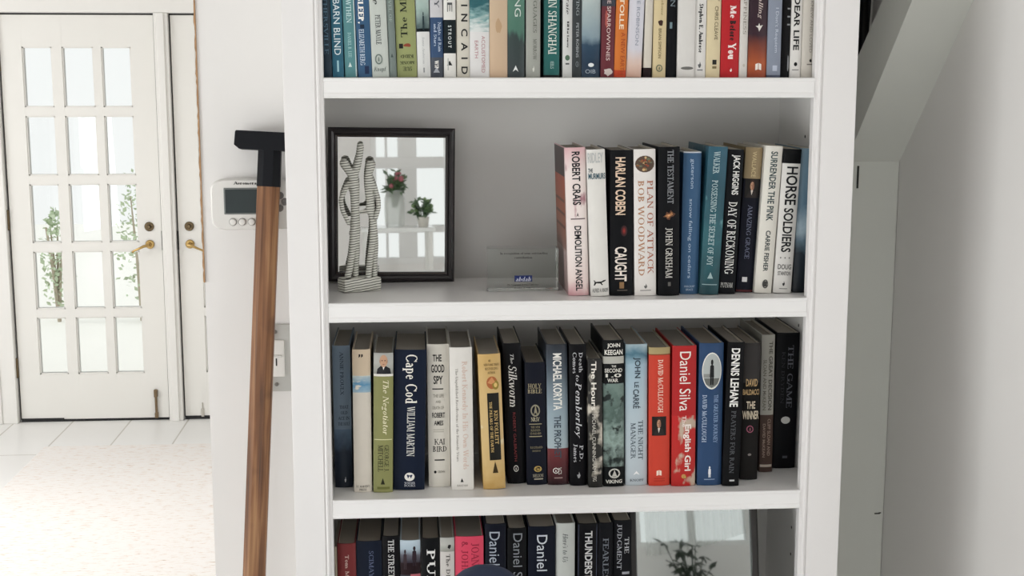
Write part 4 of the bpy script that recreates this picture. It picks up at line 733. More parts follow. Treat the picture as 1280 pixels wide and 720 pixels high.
 ('C', 0.0154, 2.1615, 0.0366, 0.2458, -0.2863, 'j', 'ddd8c8', [], [('t', 'THE', 0.26, 0.66, 0.2169, 0.2285, 'h', '17181a', 'C'), ('t', 'GOOD', 0.18, 0.78, 0.1978, 0.2115, 'h', '17181a', 'C'), ('t', 'SPY', 0.28, 0.7, 0.178, 0.1924, 'h', '17181a', 'C'), ('rect', '', 0.22, 0.72, 0.1689, 0.1708, '', '17181a', ''), ('t', 'THE LIFE', 0.24, 0.74, 0.1554, 0.1609, 'h', '9a978c', 'C'), ('t', 'AND', 0.36, 0.6, 0.1458, 0.1499, 'h', '9a978c', 'C'), ('t', 'DEATH OF', 0.22, 0.74, 0.1348, 0.1403, 'h', '9a978c', 'C'), ('t', 'ROBERT', 0.2, 0.78, 0.1203, 0.1293, 'h', '2a2a2a', 'C'), ('t', 'AMES', 0.28, 0.7, 0.1072, 0.1155, 'h', '2a2a2a', 'C'), ('rect', '', 0.24, 0.72, 0.0989, 0.1003, '', 'b3afa2', ''), ('rect', '', 0.24, 0.72, 0.0955, 0.0968, '', 'b3afa2', ''), ('t', 'KAI', 0.28, 0.76, 0.074, 0.0837, 'h', '1d1d1d', 'S'), ('t', 'BIRD', 0.2, 0.84, 0.0615, 0.0712, 'h', '1d1d1d', 'S'), ('rect', '', 0.28, 0.74, 0.0461, 0.0482, '', '17181a', ''), ('ell', '', 0.24, 0.36, 0.0238, 0.0287, '', '17181a', ''), ('t', 'CROWN', 0.42, 0.74, 0.0245, 0.0287, 'h', '8b887e', 'C')], 'cream hardcover with stacked black capitals and short black rules', None),
 ('C', 0.0533, 2.141, 0.0373, 0.244, -0.5161, 'j', 'e3ded6', [], [('t', 'Robert Kennedy In His Own Words', 0.48, 0.78, 0.0361, 0.2207, 'd', 'd2b9ab', 'S'), ('t', 'The Unpublished Recollections of the Kennedy Years', 0.22, 0.36, 0.05, 0.2086, 'd', '8a8680', 'S'), ('tri', '', 0.4, 0.54, 0.0139, 0.0209, '', '17181a', ''), ('t', 'BANTAM', 0.25, 0.72, 0.0063, 0.0097, 'h', '8a8680', 'S')], 'white hardcover with faint pinkish lettering running down its spine', None),
 ('C', 0.1068, 2.1414, 0.0373, 0.2317, -2.2597, 'j', 'c4a26a', [(0.0, 0.2317, 'M_gilt')], [('t', '#1', 0.46, 0.56, 0.2185, 0.2225, 'h', '4a3a1c', 'S'), ('t', 'NEW YORK TIMES', 0.25, 0.92, 0.2117, 0.2157, 'h', '4a3a1c', 'S'), ('t', 'BESTSELLING', 0.3, 0.88, 0.2049, 0.209, 'h', '4a3a1c', 'S'), ('t', 'AUTHOR', 0.4, 0.75, 0.1981, 0.2022, 'h', '4a3a1c', 'S'), ('seal', '', 0.32, 0.9, 0.1696, 0.1941, '', 'a8623a', ''), ('rect', '', 0.34, 0.86, 0.0501, 0.1655, '', '16150f', ''), ('t', 'KEN FOLLETT', 0.62, 0.78, 0.0777, 0.1354, 'd', 'd8b878', 'S'), ('t', 'THE PILLARS OF THE EARTH', 0.42, 0.54, 0.0639, 0.1505, 'd', 'd8b878', 'S'), ('tri', '', 0.45, 0.7, 0.0279, 0.0487, '', '3a2c14', '')], 'golden tan hardcover with a black title panel and small seal', None),
 ('C', 0.1496, 2.1697, 0.0309, 0.2436, -2.118, 'j', '17181d', [], [('t', 'The', 0.4, 0.58, 0.209, 0.2254, 'd', 'd8d8d6', 'I'), ('t', 'Silkworm', 0.28, 0.72, 0.1344, 0.2062, 'd', 'e4e2de', 'I'), ('t', 'ROBERT GALBRAITH', 0.42, 0.56, 0.0395, 0.1247, 'd', '7e3436', 's'), ('ring', '', 0.35, 0.62, 0.0212, 0.0324, '', 'd8d6d2', '')], 'black hardcover with white brush style title and dark red author line', None),
 ('C', 0.1816, 2.1605, 0.0344, 0.2121, -1.1177, 'h', '1d2338', [], [('t', 'HOLY', 0.14, 0.78, 0.1679, 0.1762, 'h', 'a49a7c', 'S'), ('t', 'BIBLE', 0.12, 0.8, 0.1596, 0.1665, 'h', 'a49a7c', 'S'), ('ring', '', 0.24, 0.7, 0.1195, 0.1403, '', '8f8a78', ''), ('t', 'A', 0.38, 0.58, 0.1237, 0.1375, 'h', 'a49a7c', 'S'), ('t', 'NRSV', 0.26, 0.68, 0.1112, 0.1181, 'h', 'c4bca0', 'S'), ('rect', '', 0.16, 0.78, 0.1057, 0.107, '', 'a49a7c', ''), ('t', 'THE NEW', 0.24, 0.7, 0.0994, 0.1029, 'h', '8f8668', 'S'), ('t', 'REVISED', 0.24, 0.7, 0.0938, 0.0973, 'h', '8f8668', 'S'), ('t', 'STANDARD', 0.2, 0.74, 0.0883, 0.0918, 'h', '8f8668', 'S'), ('rect', '', 0.16, 0.78, 0.0841, 0.0855, '', 'a49a7c', ''), ('t', 'ILLUSTRATED', 0.2, 0.8, 0.0639, 0.0674, 'h', '8f8668', 'S'), ('t', 'EDITION', 0.3, 0.7, 0.0583, 0.0611, 'h', '8f8668', 'S'), ('ring', '', 0.36, 0.74, 0.0232, 0.0331, '', 'c4a860', ''), ('t', 'Tau', 0.4, 0.7, 0.0253, 0.0309, 'h', 'c4a860', 'S'), ('t', 'NELSON', 0.3, 0.82, 0.0134, 0.019, 'h', 'b0aa96', 'S'), ('rect', '', 0.36, 0.8, 0.0092, 0.0113, '', 'b0aa96', '')], 'short navy hardcover with gold stamped holy book title', None),
 ('C', 0.2174, 2.1579, 0.0352, 0.2435, -1.0036, 'j', '23272f', [(0.0639, 0.2435, 'M_steelfade'), (0.0, 0.0639, 'M_redhill')], [('t', 'MICHAEL KORYTA', 0.3, 0.72, 0.1306, 0.2282, 'd', 'e8e6e0', 'C'), ('t', 'THE PROPHET', 0.32, 0.66, 0.0471, 0.1209, 'd', '3a4650', 'C'), ('ring', '', 0.24, 0.52, 0.0204, 0.0302, '', 'e6e4de', ''), ('t', '25', 0.5, 0.66, 0.019, 0.0302, 'h', 'e6e4de', 'S'), ('rect', '', 0.3, 0.7, 0.0113, 0.0134, '', '9a8480', '')], 'hardcover fading from black to steel grey with a dark red foot', None),
 ('C', 0.2546, 2.151, 0.0287, 0.2444, -0.8697, 'j', '15151b', [], [('t', 'Death', 0.56, 0.78, 0.1964, 0.2305, 'd', 'b9b9bc', 'S'), ('t', 'Comes', 0.2, 0.42, 0.195, 0.2305, 'd', 'b9b9bc', 'S'), ('t', 'to', 0.38, 0.55, 0.1813, 0.1923, 'd', 'b9b9bc', 'I'), ('t', 'Pemberley', 0.26, 0.7, 0.0833, 0.18, 'd', 'c9c9cc', 'I'), ('t', 'P.D.', 0.56, 0.78, 0.0428, 0.0707, 'd', 'b9b9bc', 'S'), ('t', 'James', 0.2, 0.44, 0.0414, 0.0735, 'd', 'b9b9bc', 'S'), ('flame', '', 0.4, 0.6, 0.0134, 0.0246, '', '9a9a9c', '')], 'black hardcover with a silvery script title between steel grey and cloudy spines', None),
 ('C', 0.2844, 2.1392, 0.0237, 0.2219, -0.8699, 'j', '2a2926', [(0.0, 0.2219, 'M_cloudy')], [('t', 'The Hours', 0.22, 0.58, 0.1343, 0.2177, 'd', 'e6e2d8', 'C'), ('t', 'MICHAEL CUNNINGHAM', 0.28, 0.52, 0.0276, 0.1274, 'd', 'd0ccc2', 's'), ('t', 'FSG', 0.3, 0.56, 0.0108, 0.0192, 'd', 'd0ccc2', 's')], 'slim dark hardcover with pale cloudy highlights and white lettering', None),
 ('C', 0.3102, 2.1423, 0.035, 0.2521, -0.8698, 'j', '1a1d20', [(0.2124, 0.2247, 'b8b8ac'), (0.0343, 0.1783, 'M_warphoto')], [('t', 'JOHN', 0.2, 0.82, 0.2383, 0.2471, 'h', 'e6e4dc', 'b'), ('t', 'KEEGAN', 0.08, 0.94, 0.2274, 0.2362, 'h', 'e6e4dc', 'b'), ('t', 'THE', 0.4, 0.62, 0.2063, 0.2097, 'h', 'd6d4cc', 'b'), ('t', 'SECOND', 0.08, 0.92, 0.1974, 0.2042, 'h', 'd6d4cc', 'b'), ('t', '1.0', 0.12, 0.88, 0.1892, 0.1954, 'h', 'd6d4cc', 'b'), ('t', 'WAR', 0.2, 0.72, 0.181, 0.1872, 'h', 'd6d4cc', 'b'), ('ring', '', 0.24, 0.8, 0.0147, 0.0315, '', 'c8c6be', ''), ('tri', '', 0.4, 0.66, 0.0175, 0.0287, '', 'c8c6be', ''), ('t', 'VIKING', 0.1, 0.9, 0.0056, 0.0119, 'h', 'd6d4cc', 'b')], 'dark hardcover with a grey green combat photograph on its spine', None),
 ('C', 0.3482, 2.1462, 0.037, 0.244, -0.7769, 'j', 'a9bcc6', [(0.0, 0.244, 'M_mist')], [('t', 'JOHN', 0.34, 0.68, 0.1863, 0.2219, 'd', '35424c', 'C'), ('t', 'LE', 0.4, 0.6, 0.1698, 0.1795, 'd', '35424c', 'C'), ('t', 'CARRÉ', 0.34, 0.68, 0.134, 0.1671, 'd', '35424c', 'C'), ('t', 'THE NIGHT', 0.58, 0.8, 0.0449, 0.1132, 'd', '3c4852', 'S'), ('t', 'MANAGER', 0.24, 0.46, 0.0463, 0.1091, 'd', '3c4852', 'S'), ('chev', '', 0.35, 0.65, 0.0183, 0.0253, '', 'f0f0f0', ''), ('t', 'KNOPF', 0.2, 0.85, 0.007, 0.0113, 'h', '3c4852', 'S')], 'pale misty blue hardcover left of the red orange one', None),
 ('C', 0.3873, 2.1407, 0.0357, 0.2391, -0.8088, 'j', 'd3402d', [(0.2279, 0.2391, 'b49a5c'), (0.2259, 0.2279, '8c4a2c')], [('t', 'DAVID McCULLOUGH', 0.42, 0.66, 0.1278, 0.2184, 'd', 'f2dccb', 'S'), ('portrait', '', 0.14, 0.82, 0.0876, 0.1208, '', '1c1614', ''), ('book', '', 0.36, 0.6, 0.0177, 0.0275, '', 'f2dccb', ''), ('rect', '', 0.24, 0.76, 0.0121, 0.0135, '', 'a83020', ''), ('rect', '', 0.24, 0.76, 0.0079, 0.0093, '', 'a83020', '')], 'red orange hardcover with a gold top band and small dark portrait', None),
 ('C', 0.4253, 2.136, 0.0403, 0.2422, -0.585, 'j', 'c32a28', [(0.1227, 0.2422, 'b92324'), (0.0, 0.1227, 'M_redfigures')], [('t', 'Daniel Silva', 0.3, 0.76, 0.131, 0.2324, 'd', 'f0e6e0', 's'), ('t', 'The', 0.42, 0.58, 0.1033, 0.1227, 'd', 'f0e6e0', 's'), ('t', 'English Girl', 0.46, 0.8, 0.0267, 0.1075, 'd', 'f0e6e0', 'C'), ('seal', '', 0.4, 0.62, 0.0126, 0.0211, '', 'c49a58', '')], 'crimson hardcover with rounded white letters over pale carved figures', None),
 ('C', 0.4694, 2.1373, 0.0413, 0.246, -0.2654, 'j', '23497c', [], [('medal', '', 0.12, 0.92, 0.1671, 0.2301, '', 'd4d6d2', ''), ('t', 'THE GREATER JOURNEY', 0.62, 0.8, 0.0743, 0.1575, 'd', '8fa8c8', 'S'), ('t', 'DAVID McCULLOUGH', 0.16, 0.34, 0.0757, 0.1575, 'd', 'b4c4d8', 'S'), ('man2', '', 0.4, 0.6, 0.0141, 0.0337, '', 'e2e4e6', ''), ('rect', '', 0.28, 0.72, 0.0099, 0.0113, '', '8fa0b8', '')], 'royal blue hardcover with an oval picture of a dark standing figure', None),
 ('C', 0.5111, 2.1303, 0.0286, 0.2481, 0.8937, 'j', '131418', [], [('t', 'DENNIS LEHANE', 0.22, 0.72, 0.1379, 0.2379, 'd', 'ecebe6', 'b'), ('t', 'PRAYERS FOR RAIN', 0.36, 0.64, 0.0225, 0.131, 'd', '55575c', 'S'), ('rect', '', 0.4, 0.7, 0.0084, 0.0112, '', 'c8c8c8', '')], 'black hardcover with bold white author name right of the royal blue one', None),
 ('C', 0.5495, 2.1636, 0.0305, 0.2395, -0.0578, 'j', '2a2523', [(0.1707, 0.2395, '3a3534')], [('t', 'DAVID', 0.2, 0.85, 0.1651, 0.1777, 'h', 'c8a878', 'b'), ('t', 'BALDACCI', 0.05, 0.97, 0.1498, 0.1596, 'h', 'c8a878', 'b'), ('t', 'THE', 0.25, 0.75, 0.126, 0.1386, 'h', 'ddd0b8', 'b'), ('t', 'WINNER', 0.05, 0.98, 0.1077, 0.1218, 'h', 'ddd0b8', 'b'), ('ring', '', 0.28, 0.68, 0.0838, 0.0964, '', 'a0586e', ''), ('ell', '', 0.4, 0.6, 0.0427, 0.047, '', '8a8480', '')], 'dark brown hardcover with gold and cream capitals across its spine', None),
 ('C', 0.594, 2.2057, 0.0231, 0.2452, -0.4592, 'j', 'b7b3a6', [(0.0, 0.1031, '5c4238')], [('t', 'THE GREAT DECISION', 0.55, 0.85, 0.1117, 0.2338, 'd', '5f5c54', 'C'), ('t', 'SLOAN AND McKEAN', 0.15, 0.4, 0.1117, 0.2014, 'd', '77736a', 'C'), ('t', 'CLIFF SLOAN AND', 0.55, 0.8, 0.0296, 0.0959, 'd', 'a08a7c', 'C'), ('t', 'DAVID McKEAN', 0.2, 0.4, 0.0267, 0.0873, 'd', 'a08a7c', 'C'), ('rect', '', 0.05, 0.95, 0.0093, 0.0137, '', 'c8bcae', '')], 'hardcover with grey top and brown foot, tucked behind the front edge line', None),
 ('C', 0.6229, 2.2261, 0.0407, 0.244, 0.3682, 'j', '17181d', [], [('t', 'THE GAME', 0.5, 0.74, 0.1102, 0.2221, 'd', '5c5e66', 'S'), ('t', 'KEN DRYDEN', 0.24, 0.38, 0.1174, 0.2107, 'd', '2a2b30', 'S'), ('ell', '', 0.3, 0.7, 0.0812, 0.0942, '', 'c8c8c4', ''), ('rect', '', 0.42, 0.64, 0.0185, 0.0229, '', '4a4a50', '')], 'black hardcover with grey title and a pale mask, at the right end', None),
 ('D', -0.1445, 2.1275, 0.0048, 0.227, 0.0, 'p', 'a89c80', [], [], 'thin cream paperback at the left end of the lowest row', None),
 ('D', -0.1388, 2.1305, 0.0305, 0.2309, 0.0, 'j', '7c2f30', [], [('t', 'Tom Mann', 0.42, 0.62, 0.1538, 0.2114, 'd', 'd4b8ae', 'S')], 'dark brick red hardcover near the left end of the lowest row', None),
 ('D', -0.1074, 2.1309, 0.0423, 0.234, 0.0, 'j', '1f2945', [], [('t', 'SCIMAYARD', 0.5, 0.68, 0.1455, 0.2173, 'd', '5a6480', 'S')], 'wide navy hardcover with dim grey capitals in the lowest row', None),
 ('D', -0.0639, 2.1304, 0.0288, 0.2422, 0.0, 'j', '14151a', [], [('t', 'THE STREET', 0.34, 0.68, 0.1701, 0.236, 'd', 'd4d4d4', 'S')], 'black hardcover with white narrow capitals left of the picture spine', None),
 ('D', -0.0341, 2.1302, 0.0337, 0.2341, 0.0, 'j', '3a3a48', [(0.1946, 0.2341, 'M_crowdphoto'), (0.1735, 0.1946, '3a2028')], [('man', '', 0.5, 0.9, 0.189, 0.2241, '', '2a1c24', ''), ('man', '', 0.08, 0.4, 0.1833, 0.2185, '', '33242a', ''), ('rect', '', 0.5, 1, 0.1579, 0.1749, '', 'b0606a', '')], 'hardcover with a photograph of dark dressed people against a pale sky', None),
 ('D', 0.0014, 2.1285, 0.0302, 0.2372, 0.0, 'j', '15161b', [], [('t', 'PURSUIT', 0.3, 0.76, 0.0723, 0.2182, 'd', 'e0e0de', 'S')], 'black hardcover with big white capitals between picture spine and white slim one', None),
 ('D', 0.0327, 2.1281, 0.0238, 0.2379, 0.0, 'j', 'cfc9c2', [(0.2134, 0.2379, 'M_portraitgrey')], [('blob', '', 0.5, 0.8, 0.2176, 0.2274, '', '1a1a1a', ''), ('t', 'The DECOY', 0.42, 0.7, 0.1358, 0.2092, 'd', '46423e', 'S')], 'slim pale grey hardcover left of the hot pink one', None),
 ('D', 0.0577, 2.129, 0.0481, 0.2387, 0.0, 'j', 'df4560', [], [('t', 'JOAN BLAKE', 0.56, 0.84, 0.1343, 0.2275, 'd', '93283c', 'S'), ('t', '& JOHN HILL', 0.22, 0.46, 0.1343, 0.2303, 'd', '93283c', 'S')], 'hot pink hardcover, the brightest spine of the lowest row', None),
 ('D', 0.1087, 2.1282, 0.035, 0.2598, 0.0, 'j', '171d33', [], [('t', 'Daniel Silva', 0.2, 0.7, 0.1376, 0.2463, 'd', 'a4acb8', 's')], 'navy hardcover with thin silver letters directly right of the pink one', None),
 ('D', 0.1463, 2.1268, 0.0318, 0.2519, 0.0, 'j', '121318', [], [('t', 'Daniel Silva', 0.3, 0.78, 0.1342, 0.2431, 'd', '7e8288', 's')], 'black hardcover with dim grey thin letters between two navy ones', None),
 ('D', 0.1811, 2.1275, 0.0462, 0.2534, 0.0, 'j', '171e36', [], [('t', 'Daniel Silva', 0.32, 0.7, 0.1213, 0.2389, 'd', 'c6cbd2', 's')], 'wide navy hardcover with pale thin letters left of the greyish white one', None),
 ('D', 0.2284, 2.1301, 0.0323, 0.2573, 0.0, 'j', 'bfc4bf', [], [('t', 'Here’s to Us', 0.36, 0.62, 0.1889, 0.2398, 'd', '3a4044', 'I')], 'greyish white hardcover with thin dark italic title in the lowest row', None),
 ('D', 0.2643, 2.1262, 0.0353, 0.2571, 0.0, 'j', '14151b', [], [('t', 'THUNDERSTRUCK', 0.36, 0.72, 0.1195, 0.2444, 'd', 'c8c8c8', 'C'), ('rect', '', 0.05, 0.08, 0.0504, 0.2551, '', '3a4052', ''), ('rect', '', 0.92, 0.95, 0.0504, 0.2551, '', '3a4052', '')], 'black hardcover with thin blue border lines and narrow white capitals', None),
 ('D', 0.3007, 2.1262, 0.0239, 0.2577, 0.0, 'j', '15171f', [], [('t', 'FEARLESS', 0.3, 0.7, 0.15, 0.231, 'd', '6e737c', 'S')], 'slim black hardcover with dim grey capitals, second from the lowest row’s right end', None),
 ('D', 0.3258, 2.1291, 0.0314, 0.2602, 0.0, 'j', '15171f', [], [('t', 'THE', 0.62, 0.86, 0.2022, 0.2306, 'd', 'b4b6ba', 'S'), ('t', 'JUDGMENT', 0.2, 0.46, 0.1738, 0.2546, 'd', '9a9ca2', 'S'), ('rect', '', 0.5, 0.9, 0.1652, 0.1695, '', '9a9ca2', '')], 'black hardcover with two lines of grey capitals ending the lowest row', None),
]
for i, bk in enumerate(BOOKS): make_book(i, *bk)

# ------------------------------------------------------------------ framed mirror on the middle shelf
Z2 = 1.3435
def mirror_glass(name, col, rough):
    m, nt, b = newmat(name); b.inputs['Base Color'].default_value = col; b.inputs['Metallic'].default_value = 1.0
    tc = nd(nt, 'ShaderNodeTexCoord'); no = nd(nt, 'ShaderNodeTexNoise'); no.inputs['Scale'].default_value = 9; nt.links.new(tc.outputs['Object'], no.inputs['Vector'])
    mr = nd(nt, 'ShaderNodeMapRange'); mr.inputs['To Min'].default_value = rough; mr.inputs['To Max'].default_value = rough * 1.6; nt.links.new(no.outputs['Fac'], mr.inputs['Value']); nt.links.new(mr.outputs[0], b.inputs['Roughness'])
    return m
def frame_sides(bm, wd, hg, prof):
    """mitred moulding: profile (inset from the outer edge, y)"""
    cor = [(0, 0), (wd, 0), (wd, hg), (0, hg)]; sg = [(1, 1), (-1, 1), (-1, -1), (1, -1)]
    R = [[bm.verts.new((cx + sx * a, y, cz + sz * a)) for a, y in prof] for (cx, cz), (sx, sz) in zip(cor, sg)]
    m = len(prof)
    for i in range(4):
        A, B = R[i], R[(i + 1) % 4]
        for j in range(m): bm.faces.new((A[j], B[j], B[(j + 1) % m], A[(j + 1) % m]))
    bmesh.ops.recalc_face_normals(bm, faces=bm.faces[:])
FRAME = mat('1d1719', .35, .3, 90, 0, .3)
mr_ = empty('framed_mirror', (-.1548, 2.3045, Z2 + .0040), (math.radians(-1.5), math.radians(.9), math.radians(2.5)))
tag(mr_, 'dark framed mirror standing on the shelf behind the striped sculpture, reflecting bright windows', 'mirror')
FW, FH = .2195, .2685
bm = bmesh.new(); frame_sides(bm, FW, FH, [(0, .016), (0, .002), (.002, 0), (.006, -.0015), (.010, 0), (.0125, .003), (.0165, .004), (.0165, .012), (.012, .016)]); mesh_obj('frame', bm, FRAME, mr_, False)
bm = bmesh.new()
pts = []
for i in range(52): pts.append((.0145 + (FW - .029) * i / 51, .0145)); pts.append((.0145 + (FW - .029) * i / 51, FH - .0145))
for i in range(1, 64): pts.append((.0145, .0145 + (FH - .029) * i / 64)); pts.append((FW - .0145, .0145 + (FH - .029) * i / 64))
for px, pz in pts:
    r = bmesh.ops.create_icosphere(bm, subdivisions=1, radius=.0008); 
    for v in r['verts']: v.co += Vector((px, .0026, pz))
mesh_obj('beaded_lip', bm, mat('6b5636', .35, .1, 40, .7), mr_)
one_box('mirror_pane', (.015, FW - .015, .0075, .0105, .015, FH - .015), mirror_glass('mirror_silver', (.92, .93, .92, 1), .012), mr_)
one_box('backing', (.004, FW - .004, .0125, .0165, .004, FH - .004), mat('4a3a2c', .8), mr_)
bm = bmesh.new(); a = [bm.verts.new(v) for v in ((.08, .0165, .2), (.14, .0165, .2), (.14, .060, .005), (.08, .060, .005), (.08, .0135, .2), (.14, .0135, .2), (.14, .057, .005), (.08, .057, .005))]
for q in ((0, 1, 2, 3), (7, 6, 5, 4), (0, 4, 5, 1), (1, 5, 6, 2), (2, 6, 7, 3), (3, 7, 4, 0)): bm.faces.new([a[k] for k in q])
mesh_obj('easel_leg', bm, mat('4a3a2c', .8), mr_)

# ------------------------------------------------------------------ striped sculpture of two figures
def stripe_mat():
    m, nt, b = newmat('printed_paper_strips'); tc = nd(nt, 'ShaderNodeTexCoord')
    mp = nd(nt, 'ShaderNodeMapping'); mp.inputs['Scale'].default_value = (1, 1, 1); mp.inputs['Rotation'].default_value = (0, .12, 0); nt.links.new(tc.outputs['Object'], mp.inputs['Vector'])
    wv = nd(nt, 'ShaderNodeTexWave', bands_direction='Z'); wv.inputs['Scale'].default_value = 74; wv.inputs['Distortion'].default_value = 1.6; wv.inputs['Detail'].default_value = 2; wv.inputs['Detail Scale'].default_value = 1.2
    nt.links.new(mp.outputs[0], wv.inputs['Vector'])
    r = nd(nt, 'ShaderNodeValToRGB'); e = r.color_ramp.elements; e[0].position = .12; e[0].color = hexl('4a4a44'); e[1].position = .34; e[1].color = hexl('dcdcd2')
    nt.links.new(wv.outputs['Fac'], r.inputs[0]); nt.links.new(r.outputs[0], b.inputs['Base Color']); b.inputs['Roughness'].default_value = .55
    return m
STR = stripe_mat()
sc = empty('striped_sculpture', (-.098, 2.226, Z2))
tag(sc, 'sculpture of two slender intertwined figures covered in black and white strips, before the mirror', 'sculpture')
bm = bmesh.new(); box(bm, -.033, .034, -.016, .018, .0004, .0235, .003, 2, 0, Matrix.Rotation(.42, 4, 'Z')); mesh_obj('base', bm, STR, sc, True)
def skin_figure(name, verts, edges, root, parent):
    """verts: (x, y, z, radius) -> one continuous body"""
    me = bpy.data.meshes.new(name); me.from_pydata([v[:3] for v in verts], edges, [])
    o = bpy.data.objects.new(name, me); COL.objects.link(o)
    mod = o.modifiers.new('skin', 'SKIN'); mod.use_smooth_shade = True
    lay = me.skin_vertices[0].data
    for i, v in enumerate(verts): lay[i].radius = (v[3], v[3]); lay[i].use_root = (i == root)
    o.modifiers.new('sub', 'SUBSURF').levels = 2; o.modifiers['sub'].render_levels = 2
    dg = bpy.context.evaluated_depsgraph_get(); dg.update()
    m2 = bpy.data.meshes.new_from_object(o.evaluated_get(dg)); bpy.data.objects.remove(o)
    m2.materials.clear(); m2.materials.append(STR)
    for p in m2.polygons: p.use_smooth = True
    return link(bpy.data.objects.new(name, m2), parent)
def rel(l): return [(x + .098, y, z - Z2, r * 1.12) for x, y, z, r in l]
def figure(torso, chains):
    vs = []; es = []
    def add(pts, start=None):
        prev = start
        for p in pts:
            vs.append(p)
            if prev is not None: es.append((prev, len(vs) - 1))
            prev = len(vs) - 1
        return prev
    add(torso)
    for st, pts in chains: add(pts, st)
    skin_figure('standing_figure', rel(vs), es, 0, sc)
# hips, waist, chest, shoulder; then head, raised arm, legs, bent arm
figure([(-.1040, 0, 1.4533, .0070), (-.1030, -.001, 1.4800, .0066), (-.1028, -.001, 1.5050, .0072), (-.1045, 0, 1.5260, .0082), (-.1050, 0, 1.5370, .0068)],
 [(4, [(-.1110, -.001, 1.5450, .0062), (-.1165, -.002, 1.5540, .0074), (-.1200, -.002, 1.5600, .0078), (-.1218, -.002, 1.5640, .0060), (-.1226, -.002, 1.5660, .0025)]),
  (4, [(-.0990, .002, 1.5520, .0062), (-.0945, .003, 1.5690, .0054), (-.0922, .003, 1.5850, .0054), (-.0918, .003, 1.5900, .0046), (-.0917, .003, 1.5922, .0018)]),
  (0, [(-.1075, -.002, 1.4200, .0060), (-.1130, -.003, 1.3850, .0052), (-.1185, -.006, 1.3640, .0056)]),
  (0, [(-.1020, .004, 1.4100, .0054), (-.1040, .005, 1.3850, .0050), (-.1045, .005, 1.3630, .0052)]),
  (3, [(-.1160, -.003, 1.5230, .0042), (-.1262, -.006, 1.4990, .0040), (-.1235, -.006, 1.4800, .0036), (-.1125, -.005, 1.4560, .0036)])])
figure([(-.0730, 0, 1.4600, .0066), (-.0755, -.001, 1.4820, .0064), (-.0785, -.001, 1.5050, .0070), (-.0800, 0, 1.5260, .0080), (-.0800, 0, 1.5370, .0066)],
 [(4, [(-.0785, -.001, 1.5450, .0058), (-.0762, -.002, 1.5530, .0076), (-.0750, -.002, 1.5580, .0082), (-.0745, -.002, 1.5625, .0062), (-.0743, -.002, 1.5646, .0025)]),
  (0, [(-.0735, -.002, 1.4330, .0060), (-.0790, -.003, 1.4000, .0052), (-.0815, -.004, 1.3800, .0048), (-.0825, -.005, 1.3630, .0052)]),
  (0, [(-.0705, .004, 1.4200, .0052), (-.0725, .005, 1.3900, .0048), (-.0730, .005, 1.3630, .0050)]),
  (3, [(-.0700, -.003, 1.5200, .0042), (-.0640, -.005, 1.5000, .0038), (-.0635, -.006, 1.4850, .0036), (-.0700, -.007, 1.4640, .0036)]),
  (1, [(-.0880, -.002, 1.4780, .0030), (-.0960, -.002, 1.4770, .0030)])])

# ------------------------------------------------------------------ clear acrylic award block
def acrylic():
    m, nt, b = newmat('clear_acrylic'); b.inputs['Base Color'].default_value = (.93, .97, .95, 1); b.inputs['Transmission Weight'].default_value = 1.0; b.inputs['IOR'].default_value = 1.3; b.inputs['Roughness'].default_value = .0
    return m
ac = empty('acrylic_award', (.178, 2.2, Z2))
tag(ac, 'clear acrylic award block with small printed lines between the mirror and the books', 'award')
one_box('block', (-.0605, .0595, 0, .036, .0006, .0735), acrylic(), ac, .0022)
dc = Decal()
for st, x0, x1, z0, z1, c, f in (('In recognition of your outstanding', -.039, .041, .0622, .0668, '1b1c1c', 'S'), ('contribution', -.015, .015, .0560, .0595, '1b1c1c', 'S'), ('The Component Systems Conference', -.027, .026, .0095, .0128, '1b1c1c', 'S'), ('October 19, 2010', -.015, .012, .0045, .0072, '1b1c1c', 'S')):
    dc.text(st, x0, x1, z0, z1, 'h', c, f)
dc.text('abdab', -.0125, .0125, .0175, .0250, 'h', 'd8dcea', 'I')
da = Decal(); da.art('rect', -.0150, .0150, .0165, .0272, '1d2a60')
da.build('printed_emblem', ac, lambda x, z, o: Vector((x, -o, z)), (), .0002); dc.build('printed_lettering', ac, lambda x, z, o: Vector((x, -o, z)), (), .0005)

# ------------------------------------------------------------------ large framed picture in the lowest bay
pz = empty('leaning_picture', (.3615, 2.131, .7036), (math.radians(-13), 0, 0))
tag(pz, 'large dark framed glazed picture leaning at the back of the lowest bay', 'framed picture')
PW, PH = .2265, .2720
bm = bmesh.new(); frame_sides(bm, PW, PH, [(0, .014), (0, .001), (.003, 0), (.011, 0), (.013, .003), (.013, .014)]); mesh_obj('frame', bm, mat('17130f', .4, .2, 60), pz)
one_box('backing', (.004, PW - .004, .010, .0135, .004, PH - .004), mat('30302e', .8), pz)
one_box('picture_pane', (.012, PW - .012, .006, .0085, .012, PH - .012), mirror_glass('dark_glazing', (.68, .72, .71, 1), .015), pz)

